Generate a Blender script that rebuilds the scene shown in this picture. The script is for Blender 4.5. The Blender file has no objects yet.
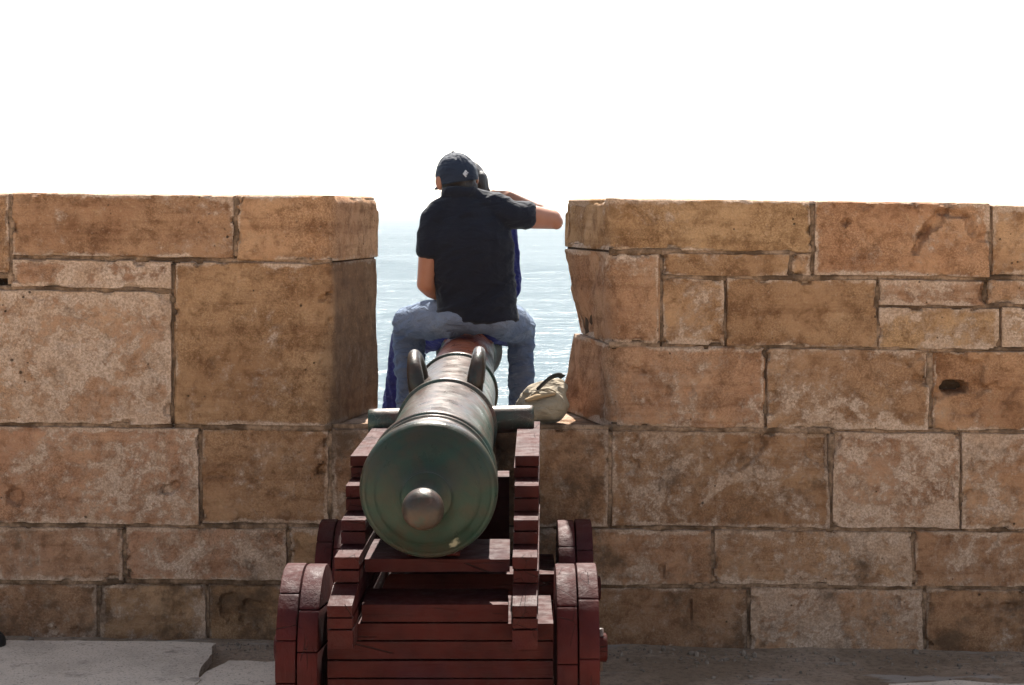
import bpy, bmesh, math, random
import numpy as np
from mathutils import Vector, Matrix, Euler, Quaternion

random.seed(7)
R = math.radians
scene = bpy.context.scene
col = scene.collection

# ------------------------------------------------------------------ camera
F = 1800.0
CX, CY = 512.0, 342.5
HC = 1.6
HOR = 207.0
PITCH = math.atan((CY - HOR) / F)
D = 6.53          # front face of the parapet
DB = 7.15         # sea face of the parapet

def at(px, py, Y):
    """world point seen at a photo pixel, Y metres in front of the camera"""
    u = (px - CX) / F
    v = (CY - py) / F
    dy = math.cos(PITCH) + v * math.sin(PITCH)
    dz = -math.sin(PITCH) + v * math.cos(PITCH)
    t = Y / dy
    return Vector((u * t, Y, HC + dz * t))

cam = bpy.data.cameras.new('camera')
cam.sensor_width = 36.0
cam.lens = F / 1024.0 * 36.0
cam.clip_end = 60000
cam.clip_start = 0.05
co = bpy.data.objects.new('camera', cam)
col.objects.link(co)
co.location = (0, 0, HC)
co.rotation_euler = (math.pi / 2 - PITCH, 0, 0)
scene.camera = co

# ------------------------------------------------------------------ tagging
def tag(o, label=None, cat=None, group=None, kind=None):
    if label: o['label'] = label
    if cat: o['category'] = cat
    if group: o['group'] = group
    if kind: o['kind'] = kind
    return o

def empty(name, loc):
    e = bpy.data.objects.new(name, None)
    e.location = loc
    e.empty_display_size = 0.1
    col.objects.link(e)
    return e

def link(name, me, mat=None, parent=None):
    o = bpy.data.objects.new(name, me)
    col.objects.link(o)
    if mat is not None and len(me.materials) == 0:
        me.materials.append(mat)
    if parent is not None:
        o.parent = parent
        root = parent
        off = Vector((0, 0, 0))
        while root is not None:
            off += root.location
            root = root.parent
        o.location = -off          # meshes are modelled in world space
    return o

# ------------------------------------------------------------------ noise
def _h(ix, iy, iz, s):
    ix = ix.astype(np.int64); iy = iy.astype(np.int64); iz = iz.astype(np.int64)
    n = (ix * 374761393 + iy * 668265263 + iz * 2147483647 + s * 1274126177) & 0xffffffff
    n = ((n ^ (n >> 13)) * 1274126177) & 0xffffffff
    n = ((n ^ (n >> 16)) * 2246822519) & 0xffffffff
    n = n ^ (n >> 15)
    return (n & 0xffffff) / float(0xffffff)

def vnoise(p, s=0):
    i = np.floor(p); f = p - i
    f = f * f * (3 - 2 * f)
    x, y, z = i[:, 0], i[:, 1], i[:, 2]
    r = 0
    for a in (0, 1):
        for b in (0, 1):
            for c in (0, 1):
                w = (f[:, 0] if a else 1 - f[:, 0]) * (f[:, 1] if b else 1 - f[:, 1]) * (f[:, 2] if c else 1 - f[:, 2])
                r = r + w * _h(x + a, y + b, z + c, s)
    return r

def fbm(p, o=4, s=0):
    p = np.asarray(p, float)
    a, t, r = 1.0, 0.0, 0
    for k in range(o):
        r = r + a * vnoise(p, s + k * 17)
        t += a; a *= 0.5; p = p * 2.03 + 3.7
    return r / t                                      # 0..1

# ------------------------------------------------------------------ mesh collector
class MB:
    def __init__(self):
        self.v = []; self.f = []; self.n = 0
        self.attr = {}
        self.acc = []
    def add(self, v, f, **attrs):
        v = np.asarray(v, float)
        self.v.append(v)
        self.f.extend([tuple(int(i) + self.n for i in q) for q in f])
        self.acc.append((len(v), attrs))
        self.n += len(v)
    def mesh(self, name, smooth=True):
        me = bpy.data.meshes.new(name)
        V = np.vstack(self.v)
        me.from_pydata(V.tolist(), [], self.f)
        keys = set(k for _, a in self.acc for k in a)
        for k in keys:
            out = []
            for n, a in self.acc:
                x = a.get(k, 0.0)
                out.append(np.full(n, x, float) if np.isscalar(x) else np.asarray(x, float))
            d = me.attributes.new(k, 'FLOAT', 'POINT')
            d.data.foreach_set('value', np.concatenate(out))
        me.update()
        if smooth:
            me.polygons.foreach_set('use_smooth', [True] * len(me.polygons))
        return me
    def build(self, name, mat, parent=None, smooth=True, sharp=None):
        me = self.mesh(name, smooth)
        if sharp: me.set_sharp_from_angle(angle=R(sharp))
        return link(name, me, mat, parent)

def hexblock(mb, c, res=0.0125, rad=0.012, wear=0.5, rough=0.006, fine=0.0025, seed=0, pits=(), lump=1.0, resT=None, sidedark=0.0, siderough=0.0, frontonly=False, corner=0, corner_r=.034, **attrs):
    """worn block with 8 corners c[(i,j,k)] (i: left/right, j: front/back, k: bottom/top)"""
    C = np.array([[[c[(i, j, k)] for k in (0, 1)] for j in (0, 1)] for i in (0, 1)], float)
    L = np.linalg.norm(C[1] - C[0], axis=-1).mean()
    T = np.linalg.norm(C[:, 1] - C[:, 0], axis=-1).mean()
    H = np.linalg.norm(C[:, :, 1] - C[:, :, 0], axis=-1).mean()
    resT = resT or res * 2
    nx, ny, nz = max(2, int(L / res)), max(2, int(T / resT)), max(2, int(H / res))
    idx = -np.ones((nx + 1, ny + 1, nz + 1), int)
    I, J, K = np.meshgrid(range(nx + 1), range(ny + 1), range(nz + 1), indexing='ij')
    m = (I == 0) | (I == nx) | (J == 0) | (J == ny) | (K == 0) | (K == nz)
    idx[m] = np.arange(m.sum())
    g = np.stack([I[m] / nx, J[m] / ny, K[m] / nz], 1)
    # denser sampling close to the edges so that the worn edge is round
    dim = np.array([L, T, H])
    p = g * dim
    def tri(q):
        u, v, w = (q / dim).T
        r = 0
        for a in (0, 1):
            for b in (0, 1):
                for e in (0, 1):
                    ww = (u if a else 1 - u) * (v if b else 1 - v) * (w if e else 1 - w)
                    r = r + ww[:, None] * C[a, b, e]
        return r
    W0 = tri(p)
    r = rad * (1 - wear + 2 * wear * fbm(W0 * 9 + seed * 3.1, 3, seed))
    if corner:         # long worn corner where the stone turns into the opening at its top
        cx_ = p[:, 0] if corner < 0 else L - p[:, 0]
        r = np.where((cx_ < .06) & (H - p[:, 2] < .06) & (p[:, 1] > .05) & (abs(corner) == 1), corner_r, r)
    r = np.minimum(r, min(L, T, H) * 0.45)[:, None]
    cl = np.minimum(np.maximum(p, r), dim - r)
    q = p - cl
    ql = np.linalg.norm(q, axis=1, keepdims=True) + 1e-9
    nrm = q / ql
    p2 = cl + nrm * r
    if corner:         # the upright arris towards the opening is worn to a broad round
        cxx = p2[:, 0] if corner < 0 else L - p2[:, 0]
        RR = .025 + .075 * fbm(W0 * np.array([0, 0, 5.0]) + seed, 3, 35)
        vx, vy = RR - cxx, RR - p2[:, 1]
        ll = np.sqrt(vx * vx + vy * vy) + 1e-9
        on = (vx > 0) & (vy > 0) & (ll > RR)
        ncx = np.where(on, RR - vx / ll * RR, cxx)
        p2 = p2.copy()
        p2[:, 1] = np.where(on, RR - vy / ll * RR, p2[:, 1])
        p2[:, 0] = ncx if corner < 0 else L - ncx
        flat = on & (np.abs(nrm[:, 2]) < .7)
        sg_ = -1.0 if corner < 0 else 1.0
        nrm = nrm.copy()
        nrm[:, 0] = np.where(flat, sg_ * vx / ll, nrm[:, 0]); nrm[:, 1] = np.where(flat, -vy / ll, nrm[:, 1])
    W = tri(p2)
    # direction of the local normal in world space
    ax = np.stack([(C[1] - C[0]).mean((0, 1)) / L, (C[:, 1] - C[:, 0]).mean((0, 1)) / T, (C[:, :, 1] - C[:, :, 0]).mean((0, 1)) / H])
    ax = ax / np.linalg.norm(ax, axis=1, keepdims=True)
    N = nrm @ ax
    N /= np.linalg.norm(N, axis=1, keepdims=True) + 1e-9
    fr = np.abs(N[:, 1]) if frontonly else 1.0
    d = -rough * (fbm(W0 * 5 + seed, 4, seed + 5)) * lump * (.05 + .95 * fr) - fine * fbm(W0 * 42 + seed, 3, seed + 9) * (.3 + .7 * fr)
    if frontonly:      # weathered grit: shallow worn hollows all over the face
        d = d - .006 * np.clip(fbm(W0 * 24 + seed, 4, 61) - .52, 0, 1) * 4 * fr * (.4 + fbm(W0 * 3 + seed, 2, 63))
    for (c0, rx, rz, ang, dep) in pits:
        dx = W0[:, 0] - c0.x; dz = W0[:, 2] - c0.z
        ca, sa = math.cos(ang), math.sin(ang)
        a = (dx * ca + dz * sa) / rx; b = (-dx * sa + dz * ca) / rz
        t = np.sqrt(a * a + b * b) + 1.3 * (fbm(W0 * 30, 4, 3) - 0.5)
        on = np.clip(1.2 - t, 0, 0.28) / 0.28
        front = (W0[:, 1] - C[:, 0, :, 1].mean()) < 0.02
        d = d - dep * (on * on * (3 - 2 * on)) * front
    if frontonly:      # crumbled arrises: the joint widens and narrows
        ed = np.minimum(np.minimum(p[:, 0] + (9 if corner < 0 else 0), L - p[:, 0] + (9 if corner > 0 else 0)), np.minimum(p[:, 2], H - p[:, 2]))
        nearf = np.clip(1 - ed / .022, 0, 1) * np.clip(1 - p[:, 1] / .06, 0, 1)
        d = d - nearf * .011 * np.clip(fbm(W0 * 11 + seed, 4, 71) - .46, 0, 1) * 2.4
    if siderough:
        sd_ = ((I[m] == 0) | (I[m] == nx)) & (p[:, 1] > .02)
        d = d - sd_ * np.clip(p[:, 1] / .15, 0, 1) * siderough * (np.clip(fbm(W0 * 7 + seed, 4, 88) - .38, 0, 1) * 2.2 + .5 * np.clip(fbm(W0 * 22, 3, 89) - .4, 0, 1))
    W = W + N * d[:, None]
    # distance from the nearest edge of the stone face (front / side plane)
    e = np.minimum(np.minimum(p[:, 0] + (9 if corner < 0 else 0), L - p[:, 0] + (9 if corner > 0 else 0)), np.minimum(p[:, 2], H - p[:, 2]))
    side = (I[m] == 0) | (I[m] == nx)
    e = np.where(side, np.minimum(np.minimum(p[:, 1] + (9 if corner else 0), T - p[:, 1]), np.minimum(p[:, 2], H - p[:, 2])), e)
    f = []
    A = idx
    def quad(a, b, c_, d_, flip):
        s = np.stack([a.ravel(), b.ravel(), c_.ravel(), d_.ravel()], 1)
        f.extend(s[:, ::-1].tolist() if flip else s.tolist())
    for k, fl in ((0, True), (nz, False)):
        quad(A[:-1, :-1, k], A[1:, :-1, k], A[1:, 1:, k], A[:-1, 1:, k], fl)
    for j, fl in ((0, False), (ny, True)):
        quad(A[:-1, j, :-1], A[1:, j, :-1], A[1:, j, 1:], A[:-1, j, 1:], fl)
    for i, fl in ((0, True), (nx, False)):
        quad(A[i, :-1, :-1], A[i, 1:, :-1], A[i, 1:, 1:], A[i, :-1, 1:], fl)
    soot = np.where((I[m] == nx), sidedark, 0.0) * np.clip((p[:, 1] - .10 * fbm(W0 * 5, 4, 12) + .03) / .03, 0, 1)
    mb.add(W, f, edge=e, soot=soot, **attrs)

def boxc(x0, x1, y0, y1, z0, z1):
    X, Y, Z = (x0, x1), (y0, y1), (z0, z1)
    return {(i, j, k): (X[i], Y[j], Z[k]) for i in (0, 1) for j in (0, 1) for k in (0, 1)}

# ------------------------------------------------------------------ materials
class NT:
    def __init__(self, name):
        self.m = bpy.data.materials.new(name)
        self.m.use_nodes = True
        self.t = self.m.node_tree
        self.t.nodes.clear()
        self.out = self.n('ShaderNodeOutputMaterial')
        self.b = self.n('ShaderNodeBsdfPrincipled')
        self.l(self.b.outputs[0], self.out.inputs['Surface'])
        g = self.n('ShaderNodeNewGeometry')
        self.pos = g.outputs['Position']
    def n(self, t, **k):
        x = self.t.nodes.new(t)
        for a, b in k.items(): setattr(x, a, b)
        return x
    def l(self, a, b): self.t.links.new(a, b)
    def put(self, s, v):
        if hasattr(v, 'is_linked'): self.l(v, s)
        else:
            if isinstance(v, tuple) and len(v) == 3 and s.type == 'RGBA': v = v + (1,)
            s.default_value = v
    def map(self, scale=(1, 1, 1), loc=(0, 0, 0), rot=(0, 0, 0), vec=None):
        x = self.n('ShaderNodeMapping')
        self.l(vec or self.pos, x.inputs[0])
        x.inputs['Scale'].default_value = scale
        x.inputs['Location'].default_value = loc
        x.inputs['Rotation'].default_value = rot
        return x.outputs[0]
    def noise(self, scale, detail=4, rough=0.55, vec=None, dist=0.0):
        x = self.n('ShaderNodeTexNoise')
        self.l(vec or self.pos, x.inputs['Vector'])
        x.inputs['Scale'].default_value = scale
        x.inputs['Detail'].default_value = detail
        x.inputs['Roughness'].default_value = rough
        x.inputs['Distortion'].default_value = dist
        return x.outputs['Fac']
    def voro(self, scale, feature='F1', vec=None, rnd=1.0):
        x = self.n('ShaderNodeTexVoronoi', feature=feature)
        self.l(vec or self.pos, x.inputs['Vector'])
        x.inputs['Scale'].default_value = scale
        x.inputs['Randomness'].default_value = rnd
        return x.outputs['Distance']
    def math(self, op, a, b=0.0, c=None, clamp=False):
        x = self.n('ShaderNodeMath', operation=op, use_clamp=clamp)
        self.put(x.inputs[0], a); self.put(x.inputs[1], b)
        if c is not None: self.put(x.inputs[2], c)
        return x.outputs[0]
    def step(self, v, lo, hi, a=0.0, b=1.0):
        x = self.n('ShaderNodeMapRange', interpolation_type='SMOOTHSTEP')
        self.put(x.inputs[0], v)
        for i, q in ((1, lo), (2, hi), (3, a), (4, b)): x.inputs[i].default_value = q
        return x.outputs[0]
    def mix(self, f, a, b, mode='MIX'):
        x = self.n('ShaderNodeMix', data_type='RGBA', blend_type=mode)
        self.put(x.inputs[0], f); self.put(x.inputs[6], a); self.put(x.inputs[7], b)
        return x.outputs[2]
    def attr(self, name):
        x = self.n('ShaderNodeAttribute', attribute_name=name)
        return x.outputs['Fac']
    def xyz(self):
        x = self.n('ShaderNodeSeparateXYZ'); self.l(self.pos, x.inputs[0]); return x.outputs
    def bump(self, h, strength, dist, prev=None):
        x = self.n('ShaderNodeBump')
        x.inputs['Strength'].default_value = strength
        x.inputs['Distance'].default_value = dist
        self.l(h, x.inputs['Height'])
        if prev is not None: self.l(prev, x.inputs['Normal'])
        return x.outputs[0]
    def fin(self, colr=None, rough=None, normal=None, metal=None, spec=None, **kw):
        b = self.b.inputs
        if colr is not None: self.put(b['Base Color'], colr)
        if rough is not None: self.put(b['Roughness'], rough)
        if normal is not None: self.l(normal, b['Normal'])
        if metal is not None: self.put(b['Metallic'], metal)
        if spec is not None: self.put(b['Specular IOR Level'], spec)
        for k, v in kw.items(): self.put(b[k], v)
        return self.m

def stone_mat():
    s = NT('sandstone')
    tint, crust, edge, dirt, rnd = s.attr('tint'), s.attr('crust'), s.attr('edge'), s.attr('dirt'), s.attr('rnd')
    # every block is cut from another bed: shift the pattern by the block's own number
    cb = s.n('ShaderNodeCombineXYZ')
    for k, m in enumerate((31.0, 17.0, 43.0)): s.l(s.math('MULTIPLY', rnd, m), cb.inputs[k])
    va = s.n('ShaderNodeVectorMath', operation='ADD'); s.l(s.pos, va.inputs[0]); s.l(cb.outputs[0], va.inputs[1])
    world = s.pos
    s.pos = va.outputs[0]
    big = s.noise(2.7, 6, 0.62, dist=0.4)
    c = s.mix(s.step(big, 0.34, 0.66), (0.565, 0.345, 0.180), (0.43, 0.238, 0.115))
    c = s.mix(tint, c, (0.54, 0.315, 0.20))
    bed = s.noise(3.0, 5, 0.65, vec=s.map((.6, .6, 7.0)))
    c = s.mix(s.step(bed, 0.48, 0.66, 0, 0.45), c, (0.24, 0.112, 0.048))
    val = s.step(s.math('FRACT', s.math('MULTIPLY', rnd, 7.31)), 0, 1, 0.92, 1.16)
    hv = s.n('ShaderNodeHueSaturation'); s.l(c, hv.inputs['Color']); s.l(val, hv.inputs['Value'])
    s.l(s.step(s.math('FRACT', s.math('MULTIPLY', rnd, 13.7)), 0, 1, 0.491, 0.5015), hv.inputs['Hue'])
    c = hv.outputs[0]
    mid = s.noise(16, 7, 0.72, dist=.3)
    c = s.mix(s.step(mid, 0.45, 0.64, 0, 0.75), c, s.mix(1.0, c, (0.50, 0.43, 0.37), 'MULTIPLY'))
    c = s.mix(s.step(mid, 0.42, 0.30, 0, 0.5), c, (0.58, 0.36, 0.20))
    grain = s.noise(150, 4, 0.8)
    c = s.mix(s.math('MULTIPLY', s.step(grain, 0.40, 0.58), s.step(s.noise(4.5, 4, .6, vec=s.map(loc=(9, 1, 5))), .36, .64, .15, .75)), c, s.mix(1.0, c, (0.50, 0.45, 0.40), 'MULTIPLY'))
    fleck = s.step(s.noise(88, 3, 0.6, vec=s.map(loc=(3, 1, 7))), 0.60, 0.70, 0, 0.32)
    c = s.mix(fleck, c, (0.60, 0.42, 0.28))
    # lime wash and pointing left on the stone: ragged along the joints, broad patches where crust is high
    n = s.noise(3.4, 10, 0.68, dist=0.7)
    n2 = s.noise(27, 7, 0.72, vec=s.map(loc=(2, 9, 4)))
    edgef = s.math('MULTIPLY', s.step(edge, 0.0, 0.030, 0.30, 0.0), s.step(s.noise(3.8, 4, .6, vec=s.map(loc=(7, 2, 5))), .36, .58, .1, 1.0))
    v = s.math('ADD', s.math('ADD', n, s.math('MULTIPLY', n2, 0.62)), edgef)
    v = s.math('ADD', v, crust)
    cm = s.math('MAXIMUM', s.step(v, 0.955, 0.985, 0, .85), s.step(v, 0.86, 0.99, 0, .40))
    lime = s.mix(s.step(s.noise(13, 6, 0.7), 0.35, 0.65), (0.78, 0.585, 0.45), (0.64, 0.44, 0.31))
    lime = s.mix(s.step(s.noise(130, 4, 0.7), 0.40, 0.60, 0, 0.6), lime, (0.31, 0.19, 0.115))
    c = s.mix(cm, c, lime)
    # weathering stains, stronger and browner in the lower courses
    d2 = s.step(s.math('ADD', s.noise(6, 9, 0.72, vec=s.map(loc=(8, 3, 1))), s.math('MULTIPLY', dirt, 0.42)), 0.60, 0.80, 0, 0.8)
    c = s.mix(d2, c, (0.105, 0.062, 0.036))
    c = s.mix(s.math('MULTIPLY', dirt, 0.35), c, (0.11, 0.07, 0.045))
    darkside_m = s.math('MULTIPLY', s.attr('soot'), s.step(s.noise(26, 6, .7, vec=s.map(loc=(4, 4, 4))), .26, .46))  # darker tone over the stone's right side face, broken up by noise
    c = s.mix(darkside_m, c, (0.075, 0.050, 0.036))
    spots = s.step(s.math('ADD', s.voro(30, vec=s.map(loc=(1, 1, 1))), s.math('MULTIPLY', s.noise(9, 4), 0.8)), 0.44, 0.34, 0, 0.85)
    c = s.mix(spots, c, (0.06, 0.036, 0.022))
    h1 = s.math('ADD', s.math('MULTIPLY', mid, 1.0), s.math('MULTIPLY', cm, 0.22))
    h2 = s.math('ADD', s.math('MULTIPLY', s.noise(52, 6, 0.75), 0.65), s.math('MULTIPLY', grain, 0.45))
    h2 = s.math('SUBTRACT', h2, s.math('MULTIPLY', spots, 0.8))
    b1 = s.bump(h1, 0.9, 0.030)
    return s.fin(c, 0.93, s.bump(h2, 1.0, 0.013, b1), spec=0.15)

def mortar_mat():
    s = NT('mortar')
    c = s.mix(s.noise(30, 5, 0.7), (0.035, 0.022, 0.014), (0.09, 0.055, 0.034))
    return s.fin(c, 0.95, s.bump(s.noise(50, 5), 1.0, 0.01), spec=0.1)

def wood_mat(name, axis, base=(0.045, 0.0068, 0.0047)):
    s = NT(name)
    sc = [55.0, 55.0, 55.0]
    sc[axis] = 2.6
    st = s.map(tuple(sc))
    g = s.noise(1.0, 5, 0.65, vec=st, dist=0.3)
    sc2 = [150.0, 150.0, 150.0]; sc2[axis] = 6.0
    g2 = s.noise(1.0, 3, 0.6, vec=s.map(tuple(sc2), (4, 2, 6)))
    c = s.mix(s.step(s.noise(9, 5, 0.6), 0.35, 0.7), base, tuple(x * 0.62 for x in base))
    c = s.mix(s.step(s.noise(3.5, 4, 0.6, vec=s.map(loc=(6, 2, 2))), 0.5, 0.7, 0, 0.55), c, (0.028, 0.0068, 0.0105))
    c = s.mix(s.step(g, 0.56, 0.72, 0, 0.45), c, (0.020, 0.0048, 0.004))
    wornv = s.math('ADD', s.math('MULTIPLY', g, 0.5), s.math('MULTIPLY', s.noise(14, 7, 0.7, vec=s.map(loc=(3, 3, 8))), 0.62))
    worn = s.step(wornv, 0.69, 0.76, 0, 0.6)
    c = s.mix(worn, c, (0.095, 0.030, 0.022))
    crackv = s.voro(8.0, 'DISTANCE_TO_EDGE', vec=s.map(tuple((7.0 if i != axis else 0.9) / 4 for i in range(3)), (3, 1, 2)))
    crackm = s.math('MULTIPLY', s.step(crackv, 0.003, 0.012, 1, 0), s.step(s.noise(5, 3), 0.50, 0.56))
    c = s.mix(s.math('MULTIPLY', crackm, 0.85), c, (0.014, 0.006, 0.005))
    h = s.math('ADD', s.math('MULTIPLY', g, 0.7), s.math('MULTIPLY', g2, 0.3))
    h = s.math('SUBTRACT', h, s.math('MULTIPLY', crackm, 1.2))
    r = s.step(s.noise(24, 5, 0.65), 0.3, 0.7, 0.55, 0.80)
    return s.fin(c, r, s.bump(h, 0.75, 0.005), spec=0.11)

def bronze_mat(face=False):
    s = NT('bronze_patina')
    n = s.noise(9, 8, 0.68, dist=0.6)
    n2 = s.noise(34, 7, 0.7, vec=s.map(loc=(5, 5, 1)))
    c = s.mix(s.step(n, 0.36, 0.64), (0.034, 0.060, 0.048), (0.062, 0.044, 0.033))
    c = s.mix(s.step(n2, 0.50, 0.70, 0, 0.6), c, (0.022, 0.056, 0.046))
    c = s.mix(s.step(s.noise(7, 7, 0.68, vec=s.map((1, .6, 1), (2, 8, 3))), 0.52, 0.66, 0, 0.7), c, (0.100, 0.040, 0.028))
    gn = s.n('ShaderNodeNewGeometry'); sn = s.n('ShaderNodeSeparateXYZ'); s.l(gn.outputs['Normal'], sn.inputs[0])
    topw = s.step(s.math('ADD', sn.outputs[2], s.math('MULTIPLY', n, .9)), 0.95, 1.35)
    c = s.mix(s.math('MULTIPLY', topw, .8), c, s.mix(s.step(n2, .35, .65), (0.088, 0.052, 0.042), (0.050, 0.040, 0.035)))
    gx = s.xyz()
    # the breech end is the greenest; the seat in front of the ring is worn to red copper
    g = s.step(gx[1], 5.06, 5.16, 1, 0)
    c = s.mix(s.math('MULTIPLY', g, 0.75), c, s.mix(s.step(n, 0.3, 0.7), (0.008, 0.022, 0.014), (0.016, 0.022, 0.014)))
    red = s.math('MULTIPLY', s.step(gx[1], 7.02, 7.12), s.step(s.math('ADD', gx[2], s.math('MULTIPLY', n, 0.10)), 1.01, 1.07))
    redc = s.mix(s.step(s.noise(16, 5, 0.7), 0.35, 0.65), (0.42, 0.115, 0.045), (0.24, 0.070, 0.034))
    c = s.mix(s.math('MULTIPLY', red, 0.9), c, redc)
    # scratches from climbing hands and shoes
    sv = s.voro(9, 'DISTANCE_TO_EDGE', vec=s.map((2.2, .8, 2.2), (1, 2, 3), (0.3, 0.5, 0.7)))
    sc = s.math('MULTIPLY', s.step(sv, 0.0, 0.008, 1, 0), s.math('MULTIPLY', s.step(s.noise(7, 3), 0.45, 0.55, 0, 0.7), s.step(gx[1], 5.2, 5.3)))
    sv2 = s.voro(26, 'DISTANCE_TO_EDGE', vec=s.map((2.6, .7, 2.6), (5, 2, 3), (0.9, 0.2, -0.5)))
    sc = s.math('MAXIMUM', sc, s.math('MULTIPLY', s.step(sv2, 0.0, 0.012, 1, 0), s.math('MULTIPLY', s.step(s.noise(10, 3, vec=s.map(loc=(1, 6, 3))), 0.5, 0.58, 0, 0.5), s.step(gx[1], 5.2, 5.3))))
    c = s.mix(sc, c, (0.33, 0.29, 0.25))
    # chip of bare metal low on the breech face
    dd = s.n('ShaderNodeVectorMath', operation='DISTANCE')
    s.l(s.pos, dd.inputs[0]); p = at(455, 541, 5.08); dd.inputs[1].default_value = p
    ch = s.step(s.math('ADD', dd.outputs['Value'], s.math('MULTIPLY', s.noise(60, 4), 0.03)), 0.034, 0.025)
    c = s.mix(s.math('MULTIPLY', ch, 0.65), c, (0.34, 0.31, 0.22))
    r = s.step(s.noise(13, 6, 0.65, vec=s.map(loc=(9, 2, 4))), 0.32, 0.7, 0.26, 0.50)
    h = s.math('ADD', s.math('MULTIPLY', s.noise(40, 5, 0.6), 0.7), s.math('MULTIPLY', s.noise(240, 2), 0.3))
    return s.fin(c, r, s.bump(h, 0.35, 0.004), metal=0.22, spec=0.16)

def cloth_mat(name, base, other, rough=0.85, weave=900, fold=0.0, fade=None):
    s = NT(name)
    c = s.mix(s.step(s.noise(7, 4, 0.6), 0.35, 0.7), base, other)
    c = s.mix(s.step(s.noise(weave, 2), 0.35, 0.65, 0, 0.3), c, tuple(min(1, x * 1.6 + 0.004) for x in base))
    nrm = None
    if fold:
        h = s.noise(9, 3, 0.5, vec=s.map((1, 1, 2.6), rot=(0, 0.5, 0)), dist=1.4)
        nrm = s.bump(h, fold, 0.05)
    nrm = s.bump(s.noise(weave * .5, 2), 0.3, 0.002, nrm)
    return s.fin(c, rough, nrm, spec=0.25, **{'Sheen Weight': .05, 'Sheen Roughness': .45})

def denim_mat():
    s = NT('denim')
    n = s.noise(9, 5, 0.6)
    c = s.mix(s.step(n, 0.35, 0.68), (0.075, 0.120, 0.215), (0.105, 0.158, 0.258))
    c = s.mix(s.step(s.noise(5, 4, .6, vec=s.map(loc=(3, 7, 1))), 0.52, 0.68, 0, .3), c, (0.26, 0.31, 0.37))
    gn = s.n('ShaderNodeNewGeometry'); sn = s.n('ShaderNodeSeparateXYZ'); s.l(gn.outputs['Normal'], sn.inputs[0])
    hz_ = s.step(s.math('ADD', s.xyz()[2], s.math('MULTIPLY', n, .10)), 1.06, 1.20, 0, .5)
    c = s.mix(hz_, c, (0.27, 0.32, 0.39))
    tw = s.noise(700, 2, vec=s.map((1, 1, .3), rot=(0, .7, 0)))
    c = s.mix(s.step(tw, .35, .65, 0, .35), c, (0.04, 0.065, 0.13))
    h = s.noise(11, 4, 0.55, vec=s.map((1, 1, 2.2), rot=(0.2, 0.4, 0)), dist=1.2)
    return s.fin(c, 0.9, s.bump(tw, 0.3, 0.002, s.bump(h, 0.85, 0.045)), spec=0.2)

def skin_mat():
    s = NT('skin')
    c = s.mix(s.noise(24, 4), (0.36, 0.165, 0.095), (0.29, 0.125, 0.070))
    s.b.inputs['Subsurface Weight'].default_value = 0.18
    s.b.inputs['Subsurface Radius'].default_value = (0.02, 0.008, 0.004)
    return s.fin(c, 0.5, s.bump(s.noise(300, 2), 0.2, 0.001), spec=0.4)

def flat_mat(name, c, rough=0.6, n=60, v=0.7, bump=0.3):
    s = NT(name)
    cc = s.mix(s.step(s.noise(n, 4), .35, .65), c, tuple(x * v for x in c))
    return s.fin(cc, rough, s.bump(s.noise(n * 3, 3), bump, 0.003), spec=0.35)

def hair_mat():
    s = NT('dark_hair')
    g = s.noise(1, 3, .6, vec=s.map((260, 260, 14)))
    c = s.mix(s.step(g, .35, .65), (0.010, 0.007, 0.006), (0.032, 0.021, 0.016))
    return s.fin(c, 0.45, s.bump(g, .7, .004), spec=0.4)

def ground_mat():
    s = NT('trodden_paving')
    n = s.noise(2.4, 7, .65, dist=.5)
    c = s.mix(s.step(n, .38, .64), (0.20, 0.14, 0.092), (0.31, 0.23, 0.165))
    c = s.mix(s.step(s.noise(45, 5, .7), .45, .7, 0, .6), c, (0.060, 0.046, 0.036))
    c = s.mix(s.step(s.noise(150, 2), .66, .74, 0, .8), c, (0.33, 0.28, 0.23))
    pale = s.step(s.math('ADD', s.noise(3.2, 7, .6, vec=s.map((.5, 1.6, 1), (4.2, 1, 0))), 0), .56, .62, 0, .75)
    c = s.mix(pale, c, (0.30, 0.265, 0.23))
    back = s.step(s.math('ADD', s.xyz()[1], s.math('MULTIPLY', s.noise(2.0, 3, vec=s.map(loc=(1, 5, 2))), .8)), 5.7, 4.9)
    c = s.mix(back, c, s.mix(s.step(s.noise(3, 5, .6), .35, .65), (0.60, 0.49, 0.37), (0.50, 0.40, 0.29)))
    h = s.math('ADD', s.noise(28, 6, .7), s.math('MULTIPLY', s.noise(150, 3), .4))
    return s.fin(c, .95, s.bump(h, .9, .012), spec=.15)

def concrete_mat():
    s = NT('concrete')
    n = s.noise(4, 6, .6)
    c = s.mix(s.step(n, .35, .66), (0.56, 0.465, 0.37), (0.43, 0.355, 0.28))
    c = s.mix(s.step(s.noise(120, 3, .7), .52, .66, 0, .6), c, (0.13, 0.112, 0.10))
    c = s.mix(s.step(s.voro(30), .16, .09, 0, .6), c, (0.07, 0.058, 0.05))
    c = s.mix(s.step(s.noise(8, 6, .7, vec=s.map(loc=(2, 2, 2))), .56, .7, 0, .6), c, (0.13, 0.10, 0.08))
    return s.fin(c, .9, s.bump(s.noise(80, 5, .65), .6, .004), spec=.2)

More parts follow.
